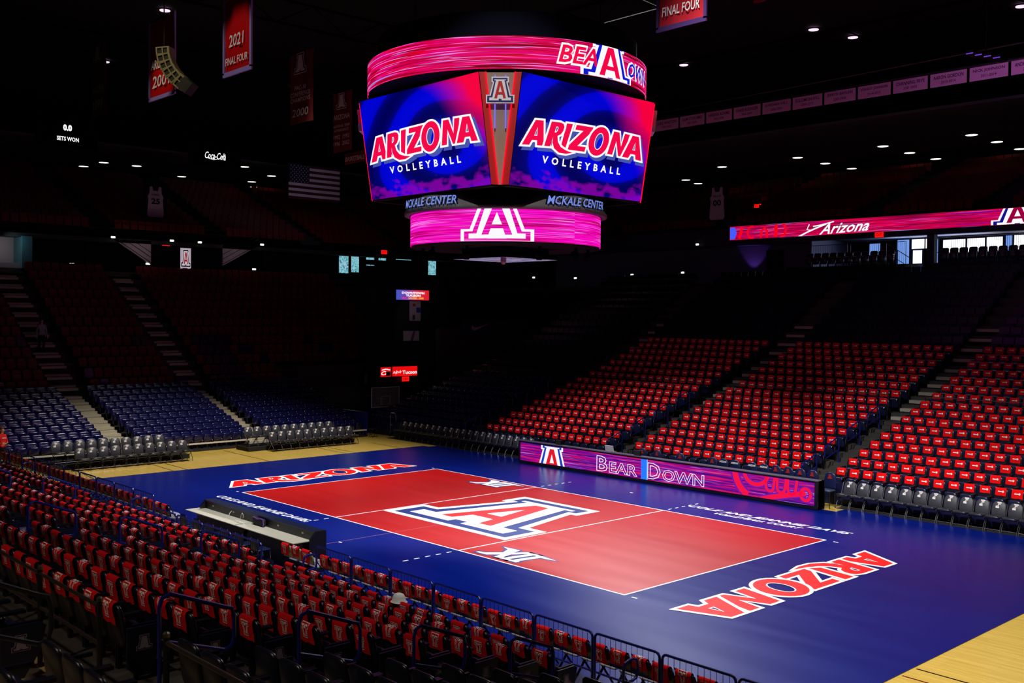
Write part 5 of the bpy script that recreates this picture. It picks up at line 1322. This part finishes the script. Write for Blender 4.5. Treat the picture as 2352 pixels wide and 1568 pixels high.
# end concourse: windows onto palms, stair recess, pale opening
pm = base_mat('palm_view'); MATS['palm_view'] = pm[0]
tc_ = pm[2].new('ShaderNodeTexCoord'); nz = pm[2].new('ShaderNodeTexNoise'); nz.inputs['Scale'].default_value = 5; nz.inputs['Distortion'].default_value = 2
rp_ = ramp(pm[2], [(.3,(30,70,90)),(.45,(90,190,190)),(.55,(150,220,235)),(.7,(200,200,250))])
pm[1].links.new(tc_.outputs['Object'], nz.inputs['Vector']); pm[1].links.new(nz.outputs['Fac'], rp_.inputs[0]); pm[1].links.new(rp_.outputs[0], pm[3].inputs['Emission Color']); pm[3].inputs['Emission Strength'].default_value = .8
pm[0].cycles.emission_sampling = 'NONE'
struct('wall_left_3', MB().box(-40.4,-40.1,14,34,8.9,11.3).build('wall_left_3', wall_mat), 'dark end concourse wall with narrow windows')
for y0, y1, z0, z1 in ((20.17,21.0,9.5,10.84),(21.25,21.95,9.6,10.84),(22.6,23.35,10.6,10.85),(22.6,23.35,10.15,10.22),(23.75,24.45,10.6,10.88),(25.4,26.9,10.72,10.86),(28.6,29.4,9.65,11.1)):
    k += 1
    f = struct(f'window_{k}', MB().box(-40.12,-40.05,y0-.06,y1+.06,z0-.05,z0).box(-40.12,-40.05,y0-.06,y1+.06,z1,z1+.05).box(-40.12,-40.05,y0-.06,y0,z0,z1).box(-40.12,-40.05,y1,y1+.06,z0,z1).build('frame', fr_m), 'narrow window with a palm view in the end concourse')
    obj('pane', MB().box(-40.08,-40.06,y0,y1,z0,z1).build('pane', pm[0]), f)
struct('wall_left_4', MB().box(-41.2,-41,2,14,8.9,11.2).build('wall_left_4', mat('recess_dark', (30,28,32), .9)), 'dark stair recess wall of the end concourse')
for nm, tri, i in (('wall_left_5', [(2.64,10.85),(4.97,10.9),(4.97,9.43)], 0), ('wall_left_6', [(9.85,10.93),(12.57,11.05),(9.86,9.55)], 1)):
    struct(nm, MB().add([(-38.2,y,z) for y,z in tri]+[(-38.35,y,z) for y,z in tri], [(0,2,1),(3,4,5),(0,1,4,3),(1,2,5,4),(2,0,3,5)]).build(nm, pale_wall), 'pale triangular stair cheek wall in the end concourse')
    a_, b_ = (tri[0], tri[2]) if i == 0 else (tri[2], tri[1])
    t = thing('stair_rail', f'dark sloping handrail on the {"first" if i == 0 else "second"} pale stair wall of the end concourse', 'handrail', (-38.185,a_[0],a_[1]))
    for dz_ in (.12, .45, .75): obj('rail', MB().tube([(0,0,dz_),(0,b_[0]-a_[0],b_[1]-a_[1]+dz_)], .018, 5).build('rail', dark_metal), t)
lamp('stair_wall_light', 'AREA', (-36.5,4.2,10.6), 3.5, (1,.8,.85), .4, None, (-38.2,4.2,10.3)); lamp('stair_wall_light', 'AREA', (-36.5,10.6,10.7), 2.6, (1,.8,.9), .4, None, (-38.2,10.7,10.5))
dr = struct('door_2', MB().box(-38.45,-38.38,6.95,7.75,8.9,10.64).build('door', mat('door_frame_dark', (36,24,30), .8)), 'lit doorway with a red letter in the end concourse')
la = block_a(1.25)
printed('door_letter', [([poly([(-.36,-.66),(.36,-.66),(.36,.66),(-.36,.66)])], glow('door_glow', (168,150,165))), (shift(la[0],0,0,.5,.95), glow('door_glow_pale', (190,180,190))), (shift(la[1],0,0,.5,.95), blk), (shift(la[2],0,0,.5,.95), MATS['door_glow_pale']), (shift(la[3],0,0,.5,.95), glow('door_red', (150,16,24)))], (-38.37,7.35,9.93), (0,1,0), (0,0,1), dr, .008)
op = struct('wall_left_7', MB().box(-38.6,-38.4,-8,-2.1,8.9,9.2).box(-39.6,-39.5,-8,-2,8.9,11).build('wall_left_7', pale_wall), 'pale lit opening of the end concourse')
struct('wall_left_8', MB().box(-39.5,-38.0,-2.75,-2.2,8.9,10.75).build('wall_left_8', mat('teal_reveal', (70,120,130), .7)), 'teal lit reveal of the concourse opening')
lamp('opening_light', 'AREA', (-38.6,-4.5,10.8), 14, (1,.88,.85), 1.2, None, (-39.5,-4.0,9.9)); lamp('opening_cool', 'AREA', (-37.6,-3.4,10.6), 3, (.6,.9,1), .3, None, (-38.3,-2.6,10))
struct('wall_left_9', MB().box(-38.5,-38.2,-20,50,10.95,11.3).build('fascia', MATS['fascia_navy']), 'dark fascia under the end upper tier')

# ================================================================== small lamps
dl_m = glow('downlight_glow', (255,244,226), 3.0); hi_m = glow('high_downlight_glow', (235,205,235), 1.4)
DLM = MB().tube([(0,0,0),(0,0,.03)], .34, 12).build('lens', dl_m); DRM = MB().grid([[(r_*math.cos(2*PI*i/14), r_*math.sin(2*PI*i/14), z) for i in range(14)] for r_, z in ((.34,.0),(.44,-.02),(.46,.04))],0,True).build('trim_ring', soffit)
HIM = MB().tube([(0,0,0),(0,0,.03)], .26, 12).build('lens', hi_m)
def downlight(p, lab, grp, lens=DLM):
    t = thing('ceiling_downlight', lab, 'ceiling light', p, 0, grp); obj('lens', lens, t); obj('trim_ring', DRM, t)
FD = [(-25.7,43.1),(-26.3,45.5),(-19.5,39.2),(-13.3,39.1),(-13.3,42.7),(-13.2,46.2),(-7,38.7),(-7,42.3),(-6.9,45.9),(-1.4,38.5),(-1.3,41.9),(-1.3,45.5),(4.6,38.6),(4.6,42.2)]
for i, (x, y) in enumerate(FD): downlight((x,y,17.32), f'small bright downlight over the far upper seats, {ORD[i]} counting from the corner', 'downlights over the far upper tier')
ED = [(-50.9,7),(-54,6.7),(-58,6.9),(-62,7),(-50.8,9.4),(-53.9,14.4),(-57.6,15.6),(-45.2,15.2),(-52.6,19.9),(-55.6,21.8),(-59.7,23.5),(-48.2,19.2)]
for i, (x, y) in enumerate(ED): downlight((x,y,17.32), f'small bright downlight over the end upper seats, {ORD[i]} counting from the hall entrance side', 'downlights over the end upper tier')
HD = [(-53.3,3.7),(-53.5,12.1),(-53.3,19),(-13.7,37.1),(-3.6,36.5),(-21.9,37.5),(-25.3,0),(-4.3,25.7),(4.8,29.1)]
HD2 = [(-38,2),(-36,14),(-13.7,27),(-3.6,28.5),(-25.3,0),(-4.3,25.7),(4.8,29.1)]
for i, (x, y) in enumerate(HD2): downlight((x,y,21.5), f'dim violet lamp high under the black roof, {ORD[i]} from the end wall', 'dim lamps under the roof', HIM)
bulk = glow('bulkhead_glow', (240,250,235), 3.0)
for i, (x, y, z) in enumerate(((-38.14,2.55,11.0),(-38.14,12.7,11.1),(-38.3,4.8,9.48),(-38.3,12.2,9.42),(-38.3,.15,9.26),(-38.14,6.3,11.0),(-38.14,8.2,11.0))):
    t = thing('bulkhead_lamp', f'tiny white lamp on the end concourse edge, {["at the top of the first stair","at the top of the second stair","at the foot of the first stair","at the foot of the second stair","alone past the pale opening","over the lit doorway","just beyond the lit doorway"][i]}', 'lamp', (x,y,z)); obj('lens', MB().box(0,.05,-.12,.12,-.05,.05).build('lens', bulk), t); obj('case', MB().box(-.06,0,-.15,.15,-.08,.08).build('case', dark_metal), t)
    if z < 10: obj('post', MB().box(-.05,0,-.03,.03,8.9-z,-.08).build('post', dark_metal), t)
for i, (x, y, z) in enumerate(((-29.6,30.2,9.27),(-25.4,30.2,9.14),(-20.2,30.2,9.26),(-16,30.2,9.3),(-16.18,31.94,11.2))):
    t = thing('bulkhead_lamp', f'tiny white lamp on the far corner concourse edge, {ORD[i]} along past the scoreboard', 'lamp', (x,y,z)); obj('lens', MB().box(-.1,.1,-.05,0,-.05,.05).build('lens', bulk), t); obj('case', MB().box(-.13,.13,0,.06,-.08,.08).build('case', dark_metal), t)
    if z < 10: obj('post', MB().box(-.03,.03,0,.05,8.55-z,-.08).build('post', dark_metal), t)
ex = glow('exit_red', (255,18,16), 1.3); exl = glow('exit_pale', (120,0,0), 1.0)
for i, (x, y, z, ax, lab) in enumerate(((-3.68,31.96,11.19,0,'red exit sign under the LED ribbon'),(-17.1,37.9,14.3,0,'red exit sign in the far corner beside the jersey banner'),(-15.6,37.9,14.15,0,'double red exit sign beyond the jersey banner'),(-38.16,22.9,11.1,1,'red exit sign over the palm windows'),(-25.95,15.7,2.5,1,'red exit sign under the red tunnel display'),(-38.3,6.0,10.81,1,'dim red exit sign beside the lit doorway'))):
    t = thing('exit_sign', lab, 'sign', (x,y,z)); M = Matrix.Rotation(R(90*ax), 4, 'Z')
    obj('plate', MB().box(-.24,.24,-.04,.04,-.14,.14,0,M).build('plate', ex), t)
    printed('lettering', [(fit(text('EXIT',1,.02), -.19, .19, -.08, .08), exl)], M @ Vector((0,-.046,0)), M.to_3x3() @ Vector((1,0,0)), (0,0,1), t)
# wall slogans on the end upper wall
wsl = mat('slogan_outline', (120,80,80), .9); wsd = mat('slogan_dark', (40,20,22), .9)
for body, y0, y1, z0, z1, lab in (('ONAZOO',-4,6.95,15.9,17.0,'dim outlined slogan letters on the end wall beside the set count display'),('ARIZONABASKETBALL',18.6,32,16.3,17.1,'dim outlined slogan letters on the end wall under the flag')):
    o = printed('wall_slogan', [(fit(text(body,1,.05,.15), y0, y1, z0, z1), wsl), (fit(text(body,1,.0,.15), y0+.05, y1-.05, z0+.05, z1-.05), wsd)], (-57.6,0,0), (0,1,0), (0,0,1), None, .02); tag(o, lab, 'lettering')
struct('wall_left_10', MB().box(-58,-57.65,-20,52,15.4,17.35).build('wall_left_10', mat('back_wall_grey', (60,54,56), .9)), 'dim back wall above the end upper seats')
lamp('upper_seat_glow', 'AREA', (-52,8,17.2), 1.6, (1,.7,.5), 3, 30, (-50,8,12), 170); lamp('upper_seat_glow', 'AREA', (-6,42,17.2), 1.6, (1,.7,.5), 36, 3, (-6,40,12), 170)
lamp('banner_light', 'SPOT', (-1.5,-16,20.5), 1400, (1,.93,.85), .2, None, (-3.2,-7.8,13.9), spot=13, blend=.25)
lamp('banner_light', 'SPOT', (-9,-14,20.5), 1500, (1,.9,.75), .2, None, (-12.3,-6,14.9), spot=11, blend=.3)
lamp('speaker_light', 'SPOT', (-3.5,-14.5,19), 1300, (1,.9,.55), .2, None, (-7.4,-7.9,14.3), spot=16, blend=.4)
lamp('name_banner_light', 'AREA', (9,16,19.5), 60, (.8,.4,1), 6, 1, (8,22,16.9), 120)
lamp('flag_light', 'AREA', (-34,16,15), 16, (.8,.7,1), 3, None, (-40,17,15.6), 150)

# ================================================================== tunnel corner: hoop, cart, barrier
hp = thing('basketball_hoop', 'stored glass backboard with pale frame in the dark corner tunnel', 'basketball hoop', (-22.4,11.6,0))
obj('backboard_frame', MB().tube([(0,-.95,1.25),(0,.95,1.25),(0,.95,2.35),(0,-.95,2.35),(0,-.95,1.25)], .03, 5).tube([(.02,-.3,1.4),(.02,.3,1.4),(.02,.3,1.85),(.02,-.3,1.85),(.02,-.3,1.4)], .015, 5).build('backboard_frame', mat('hoop_frame_grey', (150,148,150), .5)), hp)
gl, t_, N_, b_ = base_mat('backboard_glass'); MATS['backboard_glass'] = gl; b_.inputs['Transmission Weight'].default_value = .9; b_.inputs['Roughness'].default_value = .05; b_.inputs['Base Color'].default_value = (.6,.65,.65,1)
obj('glass', MB().box(-.012,.012,-.93,.93,1.27,2.33).build('glass', gl), hp)
obj('support_arm', MB().box(-.9,-.05,-.12,.12,1.5,1.7).box(-1.6,-.9,-.2,.2,.1,1.8).build('support_arm', blue_coat), hp)
obj('base', MB().box(-2.4,-.7,-.7,.7,.02,.5).build('base', blue_coat), hp)
obj('rim', MB().tube([(.28+.23*math.cos(2*PI*i/14), .23*math.sin(2*PI*i/14), 1.42) for i in range(15)], .012, 5).build('rim', mat('rim_orange', (150,50,16), .5)), hp)
ct = thing('hand_truck', 'upright silver hand truck at the tunnel mouth beside the bench chairs', 'cart', (-19.6,10.1,-.027), .6)
obj('frame', MB().tube([(-.16,0,.1),(-.16,-.1,1.1),(-.1,-.12,1.25),(.1,-.12,1.25),(.16,-.1,1.1),(.16,0,.1)], .022, 6).tube([(-.16,-.05,.6),(.16,-.05,.6)], .016, 5).build('frame', steel), ct)
obj('toe_plate', MB().box(-.2,.2,0,.25,.0,.02).build('toe_plate', steel), ct); obj('wheel', MB().tube([(-.2,-.06,.1),(-.14,-.06,.1)], .1, 12).build('wheel', black_paint), ct); obj('wheel', MB().tube([(.14,-.06,.1),(.2,-.06,.1)], .1, 12).build('wheel', black_paint), ct)
sl = thing('folding_stool', 'small dark folding stool on the wood floor before the tunnel', 'stool', (-19.9,9.0,-.027))
obj('seat', MB().box(-.2,.2,-.18,.18,.42,.46).build('seat', black_seat), sl)
for a_ in (-1,1): obj('leg', MB().tube([(-.18*a_,-.16,0),(.18*a_,-.16,.42)], .012).tube([(-.18*a_,.16,0),(.18*a_,.16,.42)], .012).build('leg', dark_metal), sl)
struct('wall_left_11', MB().box(-27.5,-27.3,8.9,18,0,3.4).build('wall_left_11', wall_mat), 'dark back wall of the corner tunnel')
lamp('tunnel_light', 'AREA', (-26.3,12,3.0), 2.2, (1,.9,.7), .8, None, (-24,12,0))

# ================================================================== people
def person(name, lab, loc, rz, top, legs_m, arms, hair_m, skinm, print_word=None):
    """one skinned body; the clothes are its own zones of the same continuous surface"""
    J = {}; V = []; E = []; Rr = []
    def j(n_, p, r, par=None):
        J[n_] = len(V); V.append(p); Rr.append(r)
        if par is not None: E.append((J[par], J[n_]))
    j('pelvis',(0,0,.96),(.16,.115)); j('belly',(0,.01,1.10),(.145,.105),'pelvis'); j('chest',(0,0,1.30),(.165,.115),'belly'); j('neckbase',(0,-.01,1.46),(.085,.07),'chest'); j('neck',(0,.0,1.53),(.052,.054),'neckbase'); j('skull',(0,.03,1.62),(.078,.094),'neck'); j('crown',(0,.03,1.70),(.066,.08),'skull')
    for s, nm in ((-1,'a'),(1,'b')):
        j('hip'+nm,(s*.095,0,.90),(.09,.09),'pelvis'); j('knee'+nm,(s*.105,.02,.50),(.062,.062),'hip'+nm); j('ankle'+nm,(s*.11,-.02,.09),(.042,.042),'knee'+nm); j('toe'+nm,(s*.125,.13,.035),(.04,.032),'ankle'+nm)
        sh, el, wr = arms[0 if s < 0 else 1]
        j('sh'+nm,(s*.175,-.01,1.40),(.066,.066),'chest'); j('el'+nm,el,(.046,.046),'sh'+nm); j('wr'+nm,wr,(.030,.026),'el'+nm)
        d = (Vector(wr)-Vector(el)).normalized(); pm_ = Vector(wr)+d*.05
        side = d.cross(Vector((0,0,1))).normalized(); j('palm'+nm,tuple(pm_),(.034,.018),'wr'+nm)
        for f in range(4):
            b0 = pm_+d*.03+side*(-.03+.02*f); b1 = b0+d*(.04-.004*abs(f-1))+Vector((0,0,-.012)); 
            j(f'f{nm}{f}',tuple(b0),(.0095,.0095),'palm'+nm); j(f'g{nm}{f}',tuple(b1),(.008,.008),f'f{nm}{f}'); j(f'h{nm}{f}',tuple(b1+d*.02+Vector((0,0,-.022))),(.007,.007),f'g{nm}{f}')
        tb_ = pm_-side*s*.045+d*.0; j('th'+nm,tuple(tb_),(.011,.011),'palm'+nm); j('tt'+nm,tuple(tb_+d*.04),(.009,.009),'th'+nm)
    me = bpy.data.meshes.new('body'); me.from_pydata(V, E, []); o = obj(name, me, None, loc, (0,0,rz))
    md = o.modifiers.new('skin', 'SKIN'); sv = me.skin_vertices[0].data
    for i, r_ in enumerate(Rr): sv[i].radius = r_; sv[i].use_root = (i == 0)
    o.modifiers.new('sub', 'SUBSURF').levels = 2; o.modifiers['sub'].render_levels = 2
    dg = bpy.context.evaluated_depsgraph_get(); ev = bpy.data.meshes.new_from_object(o.evaluated_get(dg))
    o.modifiers.clear(); o.data = ev
    for m in (skinm, top, legs_m, black_paint): ev.materials.append(m)
    for p in ev.polygons:
        c = p.center; p.use_smooth = True; i = 0
        dw = min((c-Vector(arms[0][2])).length, (c-Vector(arms[1][2])).length)
        if c.z < .08: i = 3
        elif c.z < .93 and abs(c.x) < .24 and c.y < .17: i = 2
        elif c.z < 1.475 and dw > .10 and not (dw < .16 and (c-Vector(arms[0][1])).length > .22 and (c-Vector(arms[1][1])).length > .22): i = 1
        elif c.z < 1.30 and dw < .2: i = 0
        p.material_index = i
    tag(o, lab, 'person')
    h = MB(); rows = []
    for z, rx, ry, cy in ((1.775,.02,.02,.01),(1.76,.07,.075,.01),(1.71,.096,.105,.005),(1.64,.10,.10,-.012),(1.55,.098,.082,-.04),(1.45,.10,.065,-.065),(1.36,.09,.045,-.09)):
        rows.append([(rx*math.sin(R(a)), cy-ry*math.cos(R(a)), z) for a in range(-118 if z < 1.7 else -180, 119 if z < 1.7 else 181, 18)])
    n_ = min(len(r_) for r_ in rows); rows = [[r_[int(i*(len(r_)-1)/(n_-1))] for i in range(n_)] for r_ in rows]
    obj('hair', h.grid(rows).build('hair', hair_m, True), o)
    f = MB(); f.tube([(0,.118,1.635),(0,.148,1.60),(0,.122,1.592)], [.009,.015,.008], 6); obj('nose', f.build('nose', skinm, True), o)
    eb = MB()
    for sx in (-.032,.032): eb.tube([(sx-.012,.113,1.64),(sx,.119,1.642),(sx+.012,.113,1.64)], [.004,.007,.004], 6)
    obj('eyes', eb.build('eyes', black_paint), o); obj('mouth', MB().tube([(-.022,.112,1.567),(0,.119,1.565),(.022,.112,1.567)], [.003,.006,.003], 5).build('mouth', mat('lip', (150,70,64), .5)), o)
    for sx in (-1,1): obj('ear', MB().tube([(sx*.083,.02,1.645),(sx*.094,.012,1.625),(sx*.085,.018,1.595)], [.008,.014,.008], 6).build('ear', skinm, True), o)
    if print_word: printed('chest_word', [(fit(text(print_word,1,.02), -.11, .11, -.025, .025), print_white)], (0,.135,1.31), (-1,0,0), (0,0,1), o)
    return o
skin_m = mat('fair_skin', (214,160,132), .6); jeans = mat('dark_trousers', (20,20,36), .9); hair_b = mat('brown_hair', (92,54,34), .6)
hold = [(None,(-.26,.02,1.12),(-.06,.24,1.10)),(None,(.26,.02,1.12),(.06,.24,1.08))]
person('person', 'person in red sweatshirt with long brown hair looking at a phone by the fence', (-19.95,-9.28,-.027), R(-62), mat('red_sweatshirt', (226,24,22), .9), jeans, hold, hair_b, skin_m, 'ARIZONA')
ph = MB(); ph.pad(rrect(-.037,.037,-.075,.075,.012,3), .009, .97); a_ = R(-62)
pp = Vector((-19.95,-9.28,-.027))+Matrix.Rotation(a_,3,'Z') @ Vector((0,.335,1.115))
tag(obj('phone', ph.build('phone', black_paint, True), None, pp, (R(-60),0,a_)), 'dark phone held in both hands by the person in red', 'phone')
down = [(None,(-.24,-.02,1.13),(-.25,.05,.88)),(None,(.24,-.02,1.13),(.25,.05,.88))]
k15 = END[13]
person('person', 'person in pale sweater standing alone in the dark rows above the navy seats', (k15['x']+.1,-4.0,k15['z']), R(-90), mat('pale_sweater', (150,140,160), .9), jeans, down, mat('dark_hair', (20,16,18), .6), skin_m)
print('objects', len(bpy.data.objects))
